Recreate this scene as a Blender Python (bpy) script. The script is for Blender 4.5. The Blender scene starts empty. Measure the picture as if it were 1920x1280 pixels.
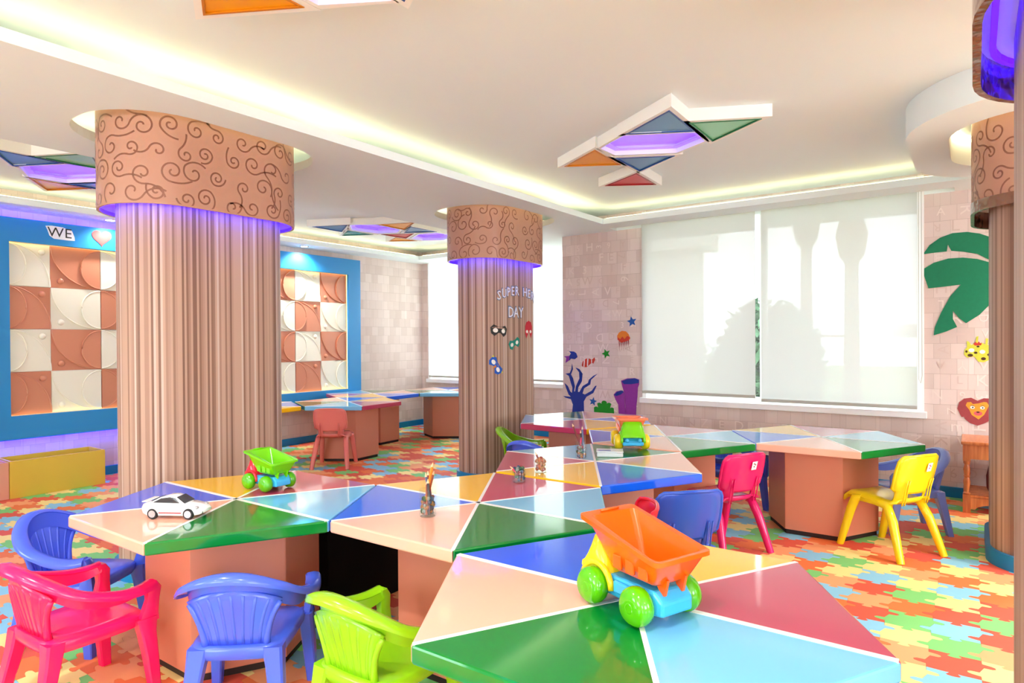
import bpy, math, random
from mathutils import Vector, Matrix
from mathutils.geometry import tessellate_polygon
R = math.radians
PI = math.pi
scene = bpy.context.scene
COL = scene.collection
random.seed(7)

# ------------------------------------------------------------------ camera
CAM_R = Vector((0.586233650, -0.810118590, -0.00616264900))
CAM_D = Vector((-0.0102647414, 0.000178723692, -0.999947300))
CAM_F = Vector((0.810076998, 0.586266014, -0.00821088402))
CAM_P = Vector((0.0, 0.0, 1.3))
FPX, CY = 1195.32, 646.91
cam_data = bpy.data.cameras.new('camera')
cam_data.sensor_width = 36.0
cam_data.lens = FPX / 1920 * 36.0
cam_data.shift_y = (CY - 640) / 1920
cam_data.clip_start = 0.05
cam_data.clip_end = 300
cam = bpy.data.objects.new('camera', cam_data)
cam.matrix_world = Matrix((
    (CAM_R.x, -CAM_D.x, -CAM_F.x, CAM_P.x),
    (CAM_R.y, -CAM_D.y, -CAM_F.y, CAM_P.y),
    (CAM_R.z, -CAM_D.z, -CAM_F.z, CAM_P.z),
    (0, 0, 0, 1)))
COL.objects.link(cam)
scene.camera = cam

# ------------------------------------------------------------------ sky and exposure
world = bpy.data.worlds.new('sky')
scene.world = world
world.use_nodes = True
nt = world.node_tree
nt.nodes.clear()
wo = nt.nodes.new('ShaderNodeOutputWorld')
bg = nt.nodes.new('ShaderNodeBackground')
bg.inputs['Color'].default_value = (0.85, 0.935, 1.0, 1)
bg.inputs['Strength'].default_value = 6.0
nt.links.new(bg.outputs[0], wo.inputs[0])
scene.view_settings.view_transform = 'Standard'
scene.view_settings.look = 'None'
scene.view_settings.gamma = 1
scene.view_settings.use_curve_mapping = False
scene.view_settings.exposure = 1.22
scene.cycles.max_bounces = 8
scene.cycles.diffuse_bounces = 5
scene.cycles.glossy_bounces = 4
scene.cycles.transmission_bounces = 6
scene.cycles.transparent_max_bounces = 12
scene.cycles.sample_clamp_indirect = 6.0
scene.cycles.caustics_reflective = False
scene.cycles.caustics_refractive = False
DOWNLIGHT_W = 70.0
COVE_E = 3.0
PURPLE_E = 20.0

# ------------------------------------------------------------------ materials
def lin(c):
    return tuple(((v / 255) / 12.92 if v / 255 <= 0.04045 else ((v / 255 + 0.055) / 1.055) ** 2.4) for v in c) + (1,)

MATS = {}
def mat(name, rgb, rough=0.5, coat=0.0, spec=0.5, metal=0.0, emit=None, estr=0.0, trans=0.0, ior=1.45, alpha=1.0, sub=0.0):
    if name in MATS:
        return MATS[name]
    m = bpy.data.materials.new(name)
    m.use_nodes = True
    b = m.node_tree.nodes['Principled BSDF']
    b.inputs['Base Color'].default_value = lin(rgb)
    b.inputs['Roughness'].default_value = rough
    b.inputs['Metallic'].default_value = metal
    b.inputs['Specular IOR Level'].default_value = spec
    b.inputs['Coat Weight'].default_value = coat
    b.inputs['Coat Roughness'].default_value = 0.06
    b.inputs['IOR'].default_value = ior
    b.inputs['Transmission Weight'].default_value = trans
    b.inputs['Alpha'].default_value = alpha
    if sub:
        b.inputs['Subsurface Weight'].default_value = sub
        b.inputs['Subsurface Radius'].default_value = (0.02, 0.02, 0.02)
    if emit:
        b.inputs['Emission Color'].default_value = lin(emit)
        b.inputs['Emission Strength'].default_value = estr
    MATS[name] = m
    return m

def noise_bump(m, scale, strength, dist=0.01, detail=4, tint=0.0):
    t = m.node_tree
    b = t.nodes['Principled BSDF']
    tc = t.nodes.new('ShaderNodeTexCoord')
    n = t.nodes.new('ShaderNodeTexNoise')
    n.inputs['Scale'].default_value = scale
    n.inputs['Detail'].default_value = detail
    bp = t.nodes.new('ShaderNodeBump')
    bp.inputs['Strength'].default_value = strength
    bp.inputs['Distance'].default_value = dist
    t.links.new(tc.outputs['Object'], n.inputs['Vector'])
    t.links.new(n.outputs['Fac'], bp.inputs['Height'])
    t.links.new(bp.outputs[0], b.inputs['Normal'])
    if tint:
        col = b.inputs['Base Color'].default_value[:]
        mx = t.nodes.new('ShaderNodeMix')
        mx.data_type = 'RGBA'
        mx.inputs['A'].default_value = col
        mx.inputs['B'].default_value = tuple(c * (1 - tint) for c in col[:3]) + (1,)
        t.links.new(n.outputs['Fac'], mx.inputs['Factor'])
        t.links.new(mx.outputs['Result'], b.inputs['Base Color'])
    return m

M_CEIL = noise_bump(mat('ceiling_paint', (230, 240, 243), 0.85), 60, 0.05, 0.002)
M_WHITE = mat('white_paint', (240, 239, 236), 0.45)
M_FRAMEW = mat('white_window_frame', (243, 243, 243), 0.35)
M_BLUE = mat('blue_lacquer', (36, 138, 204), 0.4, coat=0.1)
M_BASEB = mat('blue_baseboard', (8, 130, 190), 0.4)
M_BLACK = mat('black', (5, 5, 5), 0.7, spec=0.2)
M_DARK = mat('dark_grey', (40, 40, 42), 0.5)

def wallpaper(name, rgb, rgb2):
    m = mat(name, rgb, 0.75)
    t = m.node_tree
    b = t.nodes['Principled BSDF']
    tc = t.nodes.new('ShaderNodeTexCoord')
    sp = t.nodes.new('ShaderNodeSeparateXYZ')
    t.links.new(tc.outputs['Object'], sp.inputs[0])
    ad = t.nodes.new('ShaderNodeMath'); ad.operation = 'ADD'
    t.links.new(sp.outputs['X'], ad.inputs[0]); t.links.new(sp.outputs['Y'], ad.inputs[1])
    cb = t.nodes.new('ShaderNodeCombineXYZ')
    t.links.new(ad.outputs[0], cb.inputs['X']); t.links.new(sp.outputs['Z'], cb.inputs['Y'])
    def brick(w, h, mort, off, c1, c2, cm):
        k = t.nodes.new('ShaderNodeTexBrick')
        k.inputs['Scale'].default_value = 1.0
        k.inputs['Brick Width'].default_value = w
        k.inputs['Row Height'].default_value = h
        k.inputs['Mortar Size'].default_value = mort
        k.inputs['Mortar Smooth'].default_value = 0.3
        k.inputs['Color1'].default_value = c1
        k.inputs['Color2'].default_value = c2
        k.inputs['Mortar'].default_value = cm
        k.offset = off
        t.links.new(cb.outputs[0], k.inputs['Vector'])
        return k
    a = lin(rgb); c = lin(rgb2)
    mo = tuple(v * 0.86 for v in a[:3]) + (1,)
    k1 = brick(0.115, 0.125, 0.0015, 0.37, a, c, mo)
    k2 = brick(0.31, 0.25, 0.002, 0.61, (1, 1, 1, 1), (0.90, 0.88, 0.87, 1), (0.84, 0.80, 0.78, 1))
    mx = t.nodes.new('ShaderNodeMix'); mx.data_type = 'RGBA'; mx.blend_type = 'MULTIPLY'
    mx.inputs['Factor'].default_value = 1
    t.links.new(k1.outputs['Color'], mx.inputs['A']); t.links.new(k2.outputs['Color'], mx.inputs['B'])
    t.links.new(mx.outputs['Result'], b.inputs['Base Color'])
    n = t.nodes.new('ShaderNodeTexNoise'); n.inputs['Scale'].default_value = 40
    mm = t.nodes.new('ShaderNodeMath'); mm.operation = 'MULTIPLY_ADD'; mm.inputs[1].default_value = -1.0
    t.links.new(k1.outputs['Fac'], mm.inputs[0]); t.links.new(n.outputs['Fac'], mm.inputs[2])
    bp = t.nodes.new('ShaderNodeBump'); bp.inputs['Strength'].default_value = 0.35; bp.inputs['Distance'].default_value = 0.003
    t.links.new(mm.outputs[0], bp.inputs['Height']); t.links.new(bp.outputs[0], b.inputs['Normal'])
    return m
M_WALLP = wallpaper('embossed_letter_wallpaper', (220, 200, 192), (234, 217, 210))
M_WALLP_PLAIN = [mat('wallpaper_relief_light', (235, 219, 211), 0.75), mat('wallpaper_relief_dark', (215, 193, 184), 0.75)]

def stripes():
    m = mat('striped_fabric_wallpaper', (196, 158, 136), 0.55)
    t = m.node_tree
    b = t.nodes['Principled BSDF']
    uv = t.nodes.new('ShaderNodeUVMap'); uv.uv_map = 'UVMap'
    sp = t.nodes.new('ShaderNodeSeparateXYZ')
    t.links.new(uv.outputs[0], sp.inputs[0])
    ml = t.nodes.new('ShaderNodeMath'); ml.operation = 'MULTIPLY'; ml.inputs[1].default_value = 85
    fl = t.nodes.new('ShaderNodeMath'); fl.operation = 'FLOOR'
    t.links.new(sp.outputs['X'], ml.inputs[0]); t.links.new(ml.outputs[0], fl.inputs[0])
    wn = t.nodes.new('ShaderNodeTexNoise'); wn.noise_dimensions = '1D'
    wn.inputs['Scale'].default_value = 0.33; wn.inputs['Detail'].default_value = 1.5; wn.inputs['Roughness'].default_value = 0.75
    t.links.new(fl.outputs[0], wn.inputs['W'])
    cr = t.nodes.new('ShaderNodeValToRGB'); cr.color_ramp.interpolation = 'CONSTANT'
    e = cr.color_ramp.elements
    e[0].position = 0; e[0].color = lin((132, 98, 82))
    e[1].position = 0.37; e[1].color = lin((152, 118, 100))
    for p, c in ((0.44, (190, 156, 136)), (0.52, (178, 144, 126)), (0.56, (142, 106, 88)), (0.59, (204, 182, 168)), (0.64, (168, 132, 114))):
        x = e.new(p); x.color = lin(c)
    t.links.new(wn.outputs['Fac'], cr.inputs[0])
    t.links.new(cr.outputs[0], b.inputs['Base Color'])
    return m
M_STRIPE = stripes()
M_CAP = noise_bump(mat('copper_satin', (188, 138, 116), 0.38, spec=0.6), 90, 0.05, 0.001)
M_SWIRL = mat('brown_scroll_print', (150, 102, 84), 0.28, metal=0.35)
M_BROWNGLOSS = noise_bump(mat('brown_foil_edge', (132, 88, 70), 0.16, coat=0.6, metal=0.3), 22, 0.9, 0.02, 1)
M_COVE = mat('warm_led_strip', (255, 240, 200), 0.5, emit=(255, 238, 182), estr=COVE_E)
M_PURPLE = mat('violet_led_strip', (120, 80, 255), 0.5, emit=(26, 0, 255), estr=PURPLE_E)
M_PURPLE_SOFT = mat('dim_violet_led_strip', (120, 80, 255), 0.5, emit=(34, 0, 255), estr=4.0)
M_LAMPV = mat('violet_lamp_cove', (186, 168, 250), 0.5, emit=(110, 64, 255), estr=0.5)
M_SPOT = mat('downlight_lens', (255, 250, 240), 0.4, emit=(255, 246, 232), estr=12)
M_CHROME = mat('chrome_ring', (220, 220, 222), 0.2, metal=0.9)

TOPCOL = {'peach': (238, 176, 152), 'green': (0, 118, 44), 'sky': (112, 186, 226), 'rose': (190, 60, 92), 'yellow': (248, 190, 16), 'blue': (16, 92, 228)}
M_TOP = {k: noise_bump(mat('tabletop_' + k, v, 0.3, coat=0.85, spec=0.12), 7, 0.015, 0.004, 2) for k, v in TOPCOL.items()}
M_TRIM = mat('white_table_inlay', (242, 240, 238), 0.3, coat=0.4)
M_BASE = noise_bump(mat('salmon_laminate', (214, 134, 106), 0.42, coat=0.15), 4, 0.02, 0.004, 2, 0.06)
M_KICK = mat('dark_plinth', (40, 24, 20), 0.6)

TILECOL = [(224, 90, 68), (237, 120, 64), (246, 164, 112), (248, 222, 142), (124, 202, 116), (136, 198, 224)]
M_TILE = [noise_bump(mat('foam_' + n, c, 0.6), 300, 0.1, 0.0006, 2) for n, c in zip(('red', 'orange', 'apricot', 'yellow', 'green', 'blue'), TILECOL)]
M_UNDER = mat('floor_screed', (120, 90, 76), 0.9)

def plastic(name, rgb, rough=0.22):
    return mat('plastic_' + name, rgb, rough, coat=0.25)
P_PINK = plastic('pink', (240, 24, 98)); P_BLUE = plastic('blue', (72, 100, 226)); P_LIME = plastic('lime', (142, 206, 22))
P_YEL = plastic('yellow', (246, 214, 24)); P_SALMON = plastic('salmon', (226, 118, 108)); P_RED = plastic('red', (222, 20, 44))
P_MAG = plastic('magenta', (224, 20, 104)); P_SBLUE = plastic('school_blue', (48, 88, 200)); P_PALE = plastic('pale_blue', (120, 140, 226))
P_ORANGE = plastic('orange', (255, 96, 8)); P_SKY = plastic('sky', (60, 174, 228)); P_GREEN = mat('clear_green_plastic', (96, 206, 6), 0.12, coat=0.6, trans=0.25)
P_GREEN2 = plastic('leaf_green', (116, 208, 10)); P_CORAL = plastic('coral', (255, 128, 84)); P_TYEL = plastic('toy_yellow', (244, 206, 24))
def pane_mat():
    m = bpy.data.materials.new('window_pane'); m.use_nodes = True
    t = m.node_tree; t.nodes.clear()
    o = t.nodes.new('ShaderNodeOutputMaterial'); a = t.nodes.new('ShaderNodeBsdfTransparent'); g = t.nodes.new('ShaderNodeBsdfGlossy'); mx = t.nodes.new('ShaderNodeMixShader')
    a.inputs[0].default_value = (0.97, 0.985, 0.98, 1); g.inputs['Roughness'].default_value = 0.02
    mx.inputs[0].default_value = 0.05
    t.links.new(a.outputs[0], mx.inputs[1]); t.links.new(g.outputs[0], mx.inputs[2]); t.links.new(mx.outputs[0], o.inputs[0])
    return m
M_PANE = pane_mat()
M_GLASS = pane_mat()
M_GLASS.name = 'clear_glass'
M_GLASS.node_tree.nodes['Mix Shader'].inputs[0].default_value = 0.045

# ------------------------------------------------------------------ mesh helpers
class MB:
    def __init__(s):
        s.v = []; s.f = []; s.m = []; s.uv = None
    def add(s, vs, fs, mi=0):
        o = len(s.v)
        s.v += [tuple(p) for p in vs]
        for f in fs:
            s.f.append(tuple(i + o for i in f)); s.m.append(mi)
        return s
    def box(s, c, d, rz=0.0, mi=0):
        x, y, z = (k / 2 for k in d)
        pts = [(-x, -y, -z), (x, -y, -z), (x, y, -z), (-x, y, -z), (-x, -y, z), (x, -y, z), (x, y, z), (-x, y, z)]
        ca, sa = math.cos(rz), math.sin(rz)
        pts = [(c[0] + p[0] * ca - p[1] * sa, c[1] + p[0] * sa + p[1] * ca, c[2] + p[2]) for p in pts]
        return s.add(pts, [(0, 3, 2, 1), (4, 5, 6, 7), (0, 1, 5, 4), (1, 2, 6, 5), (2, 3, 7, 6), (3, 0, 4, 7)], mi)
    def b2(s, lo, hi, mi=0):
        return s.box([(a + b) / 2 for a, b in zip(lo, hi)], [abs(b - a) for a, b in zip(lo, hi)], 0, mi)
    def prism(s, poly, z0, z1, mi=0, fr=None):
        """polygon in 2d, extruded z0..z1; fr maps (u,v,w)->xyz"""
        fr = fr or (lambda u, v, w: (u, v, w))
        n = len(poly)
        vs = [fr(p[0], p[1], z0) for p in poly] + [fr(p[0], p[1], z1) for p in poly]
        tri = tessellate_polygon([[Vector((p[0], p[1], 0)) for p in poly]])
        fs = [tuple(reversed(t)) for t in tri] + [tuple(i + n for i in t) for t in tri]
        fs += [(i, (i + 1) % n, (i + 1) % n + n, i + n) for i in range(n)]
        return s.add(vs, fs, mi)
    def prism_holes(s, outer, holes, z0, z1, mi=0, fr=None):
        fr = fr or (lambda u, v, w: (u, v, w))
        loops = [outer] + holes
        flat = [p for l in loops for p in l]
        n = len(flat)
        tri = tessellate_polygon([[Vector((p[0], p[1], 0)) for p in l] for l in loops])
        vs = [fr(p[0], p[1], z0) for p in flat] + [fr(p[0], p[1], z1) for p in flat]
        fs = [tuple(reversed(t)) for t in tri] + [tuple(i + n for i in t) for t in tri]
        o = 0
        for l in loops:
            k = len(l)
            fs += [(o + i, o + (i + 1) % k, o + (i + 1) % k + n, o + i + n) for i in range(k)]
            o += k
        return s.add(vs, fs, mi)
    def loft(s, rings, closed=True, caps=True, mi=0):
        n = len(rings[0]); vs = [p for r in rings for p in r]; fs = []
        for j in range(len(rings) - 1):
            for i in range(n if closed else n - 1):
                a = j * n + i; b = j * n + (i + 1) % n
                fs.append((a, b, b + n, a + n))
        if caps and closed:
            fs.append(tuple(reversed(range(n))))
            fs.append(tuple(range((len(rings) - 1) * n, len(rings) * n)))
        return s.add(vs, fs, mi)
    def lathe(s, prof, n=20, c=(0, 0, 0), mi=0):
        rings = [[(c[0] + r * math.cos(2 * PI * i / n), c[1] + r * math.sin(2 * PI * i / n), c[2] + z) for i in range(n)] for r, z in prof]
        return s.loft(rings, True, True, mi)
    def tube(s, pts, rad, n=8, mi=0, squash=1.0):
        pts = [Vector(p) for p in pts]
        rads = rad if isinstance(rad, (list, tuple)) else [rad] * len(pts)
        rings = []
        up = Vector((0, 0, 1))
        for i, p in enumerate(pts):
            t = (pts[min(i + 1, len(pts) - 1)] - pts[max(i - 1, 0)]).normalized()
            a = t.cross(up)
            if a.length < 0.05:
                a = t.cross(Vector((1, 0, 0)))
            a.normalize(); b = t.cross(a).normalized()
            rings.append([tuple(p + a * rads[i] * math.cos(2 * PI * k / n) + b * rads[i] * squash * math.sin(2 * PI * k / n)) for k in range(n)])
        return s.loft(rings, True, True, mi)
    def ball(s, c, r, n=12, m=8, sc=(1, 1, 1), half=False, mi=0):
        prof = []
        a0 = 0 if half else -PI / 2
        rings = []
        for j in range(m + 1):
            a = a0 + (PI / 2 - a0) * j / m
            rr = max(math.cos(a), 0.01) * r; z = math.sin(a) * r
            rings.append([(c[0] + rr * math.cos(2 * PI * i / n) * sc[0], c[1] + rr * math.sin(2 * PI * i / n) * sc[1], c[2] + z * sc[2]) for i in range(n)])
        return s.loft(rings, True, True, mi)
    def xf(s, M):
        s.v = [tuple(M @ Vector(p)) for p in s.v]
        return s
    def build(s, name, material, parent=None, smooth=False, bevel=0.0, solid=0.0, auto=None):
        me = bpy.data.meshes.new(name)
        me.from_pydata(s.v, [], s.f)
        ms = material if isinstance(material, (list, tuple)) else [material]
        for m in ms:
            me.materials.append(m)
        if len(ms) > 1:
            me.polygons.foreach_set('material_index', s.m)
        if s.uv:
            ul = me.uv_layers.new(name='UVMap')
            for p in me.polygons:
                us = [s.uv[me.loops[li].vertex_index] for li in p.loop_indices]
                for li, u in zip(p.loop_indices, us):
                    ul.data[li].uv = u
        me.validate()
        me.update()
        fix_normals(me)
        if smooth:
            for p in me.polygons:
                p.use_smooth = True
            if auto is not None:
                try:
                    me.set_sharp_from_angle(angle=R(auto))
                except Exception:
                    pass
        o = bpy.data.objects.new(name, me)
        COL.objects.link(o)
        if parent:
            o.parent = parent
        if bevel:
            b = o.modifiers.new('bevel', 'BEVEL'); b.width = bevel; b.segments = 2; b.limit_method = 'ANGLE'; b.angle_limit = R(40)
        if solid:
            b = o.modifiers.new('solid', 'SOLIDIFY'); b.thickness = solid; b.offset = 0
        return o
import bmesh
def fix_normals(me):
    bm = bmesh.new(); bm.from_mesh(me)
    bmesh.ops.recalc_face_normals(bm, faces=bm.faces)
    bm.to_mesh(me); bm.free()

def empty(name, loc, rz=0.0):
    o = bpy.data.objects.new(name, None)
    o.empty_display_size = 0.1
    o.location = loc; o.rotation_euler = (0, 0, rz)
    COL.objects.link(o)
    return o
def tag(o, label, cat, group=None, kind=None):
    o['label'] = label; o['category'] = cat
    if group: o['group'] = group
    if kind: o['kind'] = kind
    return o
def structure(o, label=None):
    o['kind'] = 'structure'
    if label: o['label'] = label
    return o
def copy_tree(o, parent=None):
    c = o.copy(); COL.objects.link(c); c.parent = parent
    for ch in list(o.children):
        copy_tree(ch, c)
    return c
def rect(x0, y0, x1, y1):
    return [(x0, y0), (x1, y0), (x1, y1), (x0, y1)]
def stadium(cx, cy, L, W, r, n=12):
    pts = []
    for sx, sy, a0 in ((1, 1, 0), (-1, 1, 90), (-1, -1, 180), (1, -1, 270)):
        for i in range(n + 1):
            a = R(a0 + 90 * i / n)
            pts.append((cx + sx * (L / 2 - r) + r * math.cos(a), cy + sy * (W / 2 - r) + r * math.sin(a)))
    return pts
def crom(P, n=8):
    P = [Vector(p) for p in P]; out = []
    for i in range(len(P) - 1):
        p0 = P[max(i - 1, 0)]; p1 = P[i]; p2 = P[i + 1]; p3 = P[min(i + 2, len(P) - 1)]
        for k in range(n):
            t = k / n
            out.append(0.5 * ((2 * p1) + (p2 - p0) * t + (2 * p0 - 5 * p1 + 4 * p2 - p3) * t * t + (3 * p1 - p0 - 3 * p2 + p3) * t ** 3))
    out.append(P[-1])
    return out

# glyph meshes from the built-in font
GLY = {}
def glyph(ch, extrude=0.0):
    k = (ch, extrude)
    if k in GLY: return GLY[k]
    cu = bpy.data.curves.new('glyph', 'FONT'); cu.body = ch; cu.size = 1.0; cu.extrude = extrude; cu.resolution_u = 2
    cu.align_x = 'CENTER'; cu.align_y = 'CENTER'
    o = bpy.data.objects.new('glyph', cu); COL.objects.link(o)
    dg = bpy.context.evaluated_depsgraph_get(); dg.update()
    me = o.evaluated_get(dg).to_mesh()
    r = ([tuple(v.co) for v in me.vertices], [tuple(p.vertices) for p in me.polygons])
    o.evaluated_get(dg).to_mesh_clear()
    bpy.data.objects.remove(o); bpy.data.curves.remove(cu)
    GLY[k] = r
    return r

# ------------------------------------------------------------------ room shell
XB, YA, XC = 6.29, 6.93, 7.2          # window wall, panel wall, far wall
X0, Y0 = -3.2, -4.2                   # behind and to the right of the camera
ZS, ZC = 2.48, 2.66                   # dropped border, main ceiling
yz = lambda X: (lambda u, v, w: (X + w, u, v))
xz = lambda Y: (lambda u, v, w: (u, Y + w, v))

wb = MB().prism_holes(rect(Y0, 0, 3.83, 2.8), [rect(0.33, 0.66, 2.835, 2.64)], 0, 0.16, 0, yz(XB)).build('wall_right', M_WALLP); structure(wb, 'pink embossed-letter wallpaper wall around the big window')
wr = MB().b2((XB + 0.16, 3.83, 0), (XC + 0.16, 3.67, 2.8)).build('wall_return', M_WALLP); structure(wr)
wc = MB().prism_holes(rect(3.83, 0, YA, 2.8), [rect(3.95, 0.69, 6.78, 2.56)], 0, 0.16, 0, yz(XC)).build('wall_far', M_WALLP); structure(wc)
wa = MB().b2((X0, YA, 0), (XC + 0.16, YA + 0.16, 2.8)).build('wall_left', M_WALLP); structure(wa)
wk = MB().prism_holes(rect(Y0, 0, YA, 2.8), [rect(-3.2, 1.0, -1.2, 2.4), rect(0.4, 1.0, 2.4, 2.4), rect(3.7, 1.0, 5.7, 2.4)], -0.16, 0, 0, yz(X0)).build('wall_behind', M_WALLP); structure(wk)  # window openings added behind the viewer to let in fill light
wn = MB().prism_holes(rect(X0, 0, XB + .16, 2.8), [rect(-2.2, 1.0, 0.2, 2.4), rect(1.4, 1.0, 4.4, 2.4)], -0.16, 0, 0, xz(Y0)).build('wall_near', M_WALLP); structure(wn)  # openings here are likewise added for fill daylight

# raised letters of the wallpaper, one relief per wall
def letters_on(wall, frame, u0, u1, v0, v1, skip, name):
    m = MB(); rnd = random.Random(3); CH = 'EDFZmWANBDLHR9735TKYV'
    v = v0; row = 0
    while v < v1:
        u = u0 + rnd.random() * 0.08; h = 0.125
        while u < u1:
            w = rnd.choice((0.10, 0.125, 0.15))
            if not any(a <= u <= b and c <= v <= d for a, c, b, d in skip):
                ch = rnd.choice(CH); gv, gf = glyph(ch)
                s = rnd.choice((0.09, 0.11, 0.13)); rot = rnd.choice((0, 0, 0, PI / 2, PI, -PI / 2))
                ca, sa = math.cos(rot), math.sin(rot)
                pts = [(u + (p[0] * ca - p[1] * sa) * s, v + (p[0] * sa + p[1] * ca) * s) for p in gv]
                n = len(pts)
                m.add([frame(a, b, 0.0022) for a, b in pts], gf, rnd.randrange(2))
            u += w + 0.02
        v += h; row += 1
    o = m.build(name, M_WALLP_PLAIN, wall); o['kind'] = 'stuff'
    return o
letters_on(wb, lambda u, v, w: (XB - w, -u, v), -3.78, 1.2, 0.2, 2.44, [(-2.92, 0.55, -0.25, 2.7)], 'embossed_letters')

# floor: screed plus interlocking foam tiles
fl = MB().b2((X0 - 0.2, Y0 - 0.2, -0.1), (XC + 0.2, YA + 0.2, -0.009)).build('floor', M_UNDER); structure(fl, 'multicoloured interlocking foam puzzle mat floor')
PT = 0.1775
def tile_outline():
    p = PT
    knob = [(0, 0), (0.36, 0.015), (0.42, 0.0), (0.395, 0.06), (0.36, 0.10), (0.40, 0.15), (0.50, 0.165), (0.60, 0.15), (0.64, 0.10), (0.605, 0.06), (0.58, 0.0), (0.64, 0.015)]
    fing = [(0, 0), (0.17, 0.01), (0.20, 0.18), (0.235, 0.245), (0.30, 0.26), (0.35, 0.20), (0.36, 0.04), (0.5, 0.0), (0.64, -0.04), (0.65, -0.20), (0.70, -0.26), (0.765, -0.245), (0.80, -0.18), (0.83, -0.01)]
    bot = [(t * p, o * p) for t, o in fing]                     # along x: fingers
    rgt = [(p - o * p, t * p) for t, o in knob]                 # along y: knob
    top = [(t * p, p + o * p) for t, o in fing[1:]] + [(p, p)]
    lef = [(-o * p, t * p) for t, o in knob[1:]] + [(0, p)]
    return bot + rgt + list(reversed(top)) + list(reversed(lef))
OUT = tile_outline()
def inset(poly, d):
    n = len(poly); r = []
    for i in range(n):
        a, b, c = Vector(poly[i - 1]), Vector(poly[i]), Vector(poly[(i + 1) % n])
        e1 = (b - a); e2 = (c - b)
        if e1.length < 1e-9 or e2.length < 1e-9:
            r.append(tuple(b)); continue
        n1 = Vector((-e1.y, e1.x)).normalized(); n2 = Vector((-e2.y, e2.x)).normalized()
        q = (n1 + n2)
        q = q.normalized() if q.length > 1e-6 else n1
        r.append(tuple(b + q * d))
    return r
TIN = inset(OUT, 0.0007)
ttri = tessellate_polygon([[Vector((x, y, 0)) for x, y in TIN]])
NT = len(TIN)
TV = [(x, y, 0.0) for x, y in TIN] + [(x, y, -0.006) for x, y in TIN]
TF = [tuple(t) for t in ttri] + [(i, (i + 1) % NT, (i + 1) % NT + NT, i + NT) for i in range(NT)]
tile_mesh = []
for k in range(6):
    b = MB().add(TV, TF); o = b.build('foam_tile', M_TILE[k]); tile_mesh.append(o.data); bpy.data.objects.remove(o)

R0 = 0.607
TABLES = [((1.528, 2.584), 1), ((2.073, 1.679), 1), ((1.546, 0.727), 1), ((3.150, 1.712), 1), ((4.235, 1.742), 1), ((4.762, 2.690), 1), ((4.800, 0.850), 1),
          ((4.72, 5.70), 4), ((5.61, 6.29), 4), ((6.56, 5.83), 4), ((3.76, 6.19), 4)]
def project(p):
    q = Vector(p) - CAM_P
    d = q.dot(CAM_F)
    return (960 + FPX * q.dot(CAM_R) / d, CY + FPX * q.dot(CAM_D) / d, d) if d > 0.1 else None
tiles = []
OX, OY = 2.9885 - 40 * PT, -0.026 - 30 * PT
rt = random.Random(11)
prevc = {}
for i in range(0, 66):
    for j in range(0, 72):
        x, y = OX + i * PT, OY + j * PT
        if not (X0 - PT < x < XC and Y0 - PT < y < YA - 0.02): continue
        if x > XB - 0.05 and y < 3.83 - PT: continue
        bad = {prevc.get((i - 1, j)), prevc.get((i, j - 1))}
        c = rt.choice([k for k in range(6) if k not in bad] if rt.random() < 0.8 else list(range(6)))
        prevc[(i, j)] = c
        tiles.append((x, y, c))
rank = []
for t in tiles:
    cx, cy = t[0] + PT / 2, t[1] + PT / 2
    q = project((cx, cy, 0)); vis = 0
    if q and -20 < q[0] < 1940 and 0 < q[1] < 1320:
        vis = 1 / q[2] ** 3
        k = (1.3 - 0.6) / 1.3
        px, py = cx * k, cy * k
        for (a, b_), r_ in TABLES:
            if math.hypot(px - a, py - b_) < 0.56 or math.hypot(cx - a, cy - b_) < 0.38: vis = 0
    rank.append(vis)
order = sorted(range(len(tiles)), key=lambda k: -rank[k])
single = set(order[:300])
far = MB()
for k, (x, y, c) in enumerate(tiles):
    if k in single:
        o = bpy.data.objects.new('foam_tile', tile_mesh[c]); COL.objects.link(o)
        o.location = (x, y, 0); o.parent = fl
    else:
        far.add([(a + x, b + y, z) for a, b, z in TV], TF, c)
far = far.build('foam_tiles', M_TILE, fl); far['kind'] = 'stuff'

# baseboards
for nm, lo, hi in (('baseboard_right', (XB - 0.02, Y0, 0), (XB, 3.83, 0.085)), ('baseboard_return', (XB, 3.83, 0), (XC, 3.85, 0.085)),
                   ('baseboard_far', (XC - 0.02, 3.85, 0), (XC, YA, 0.085)), ('baseboard_left', (X0, YA - 0.02, 0), (XC - 0.02, YA, 0.085))):
    structure(MB().b2(lo, hi).build(nm, M_BASEB, bevel=0.004))

# ceiling: main plane, dropped border with light coves
PILLARS = [(2.045, 3.785, 1.12, 0.66, 0.94, 0.50), (4.925, 3.745, 1.08, 0.66, 0.88, 0.48), (4.90, -0.34, 1.12, 0.70, 0.94, 0.52), (2.05, -0.352, 1.12, 0.70, 0.94, 0.52)]
ce = MB().b2((X0, Y0, ZC), (XC + 0.2, YA + 0.2, ZC + 0.1)).build('ceiling', M_CEIL); structure(ce, 'cream ceiling with dropped borders and lit coves')
REC1 = rect(-2.5, -3.5, 5.85, 3.075); REC2 = rect(-2.5, 4.55, 6.78, 6.58); POCK = rect(6.13, 0.12, 6.285, 3.14)
holes = [REC1, REC2, POCK] + [stadium(p[0], p[1], p[2] + 0.22, p[3] + 0.22, p[3] / 2 + 0.08) for p in PILLARS[:2]]
MB().prism_holes(rect(X0, Y0, XC, YA), holes, ZS, ZS + 0.055).build('dropped_border', M_CEIL, ce)
for p in PILLARS[2:]:
    MB().prism_holes(stadium(p[0], p[1], 2.02, 1.34, 0.66, 20), [stadium(p[0], p[1], p[2] + 0.22, p[3] + 0.22, p[3] / 2 + 0.08)], ZS, ZC).build('dropped_ring', M_CEIL, ce, smooth=True, auto=40)
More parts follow.
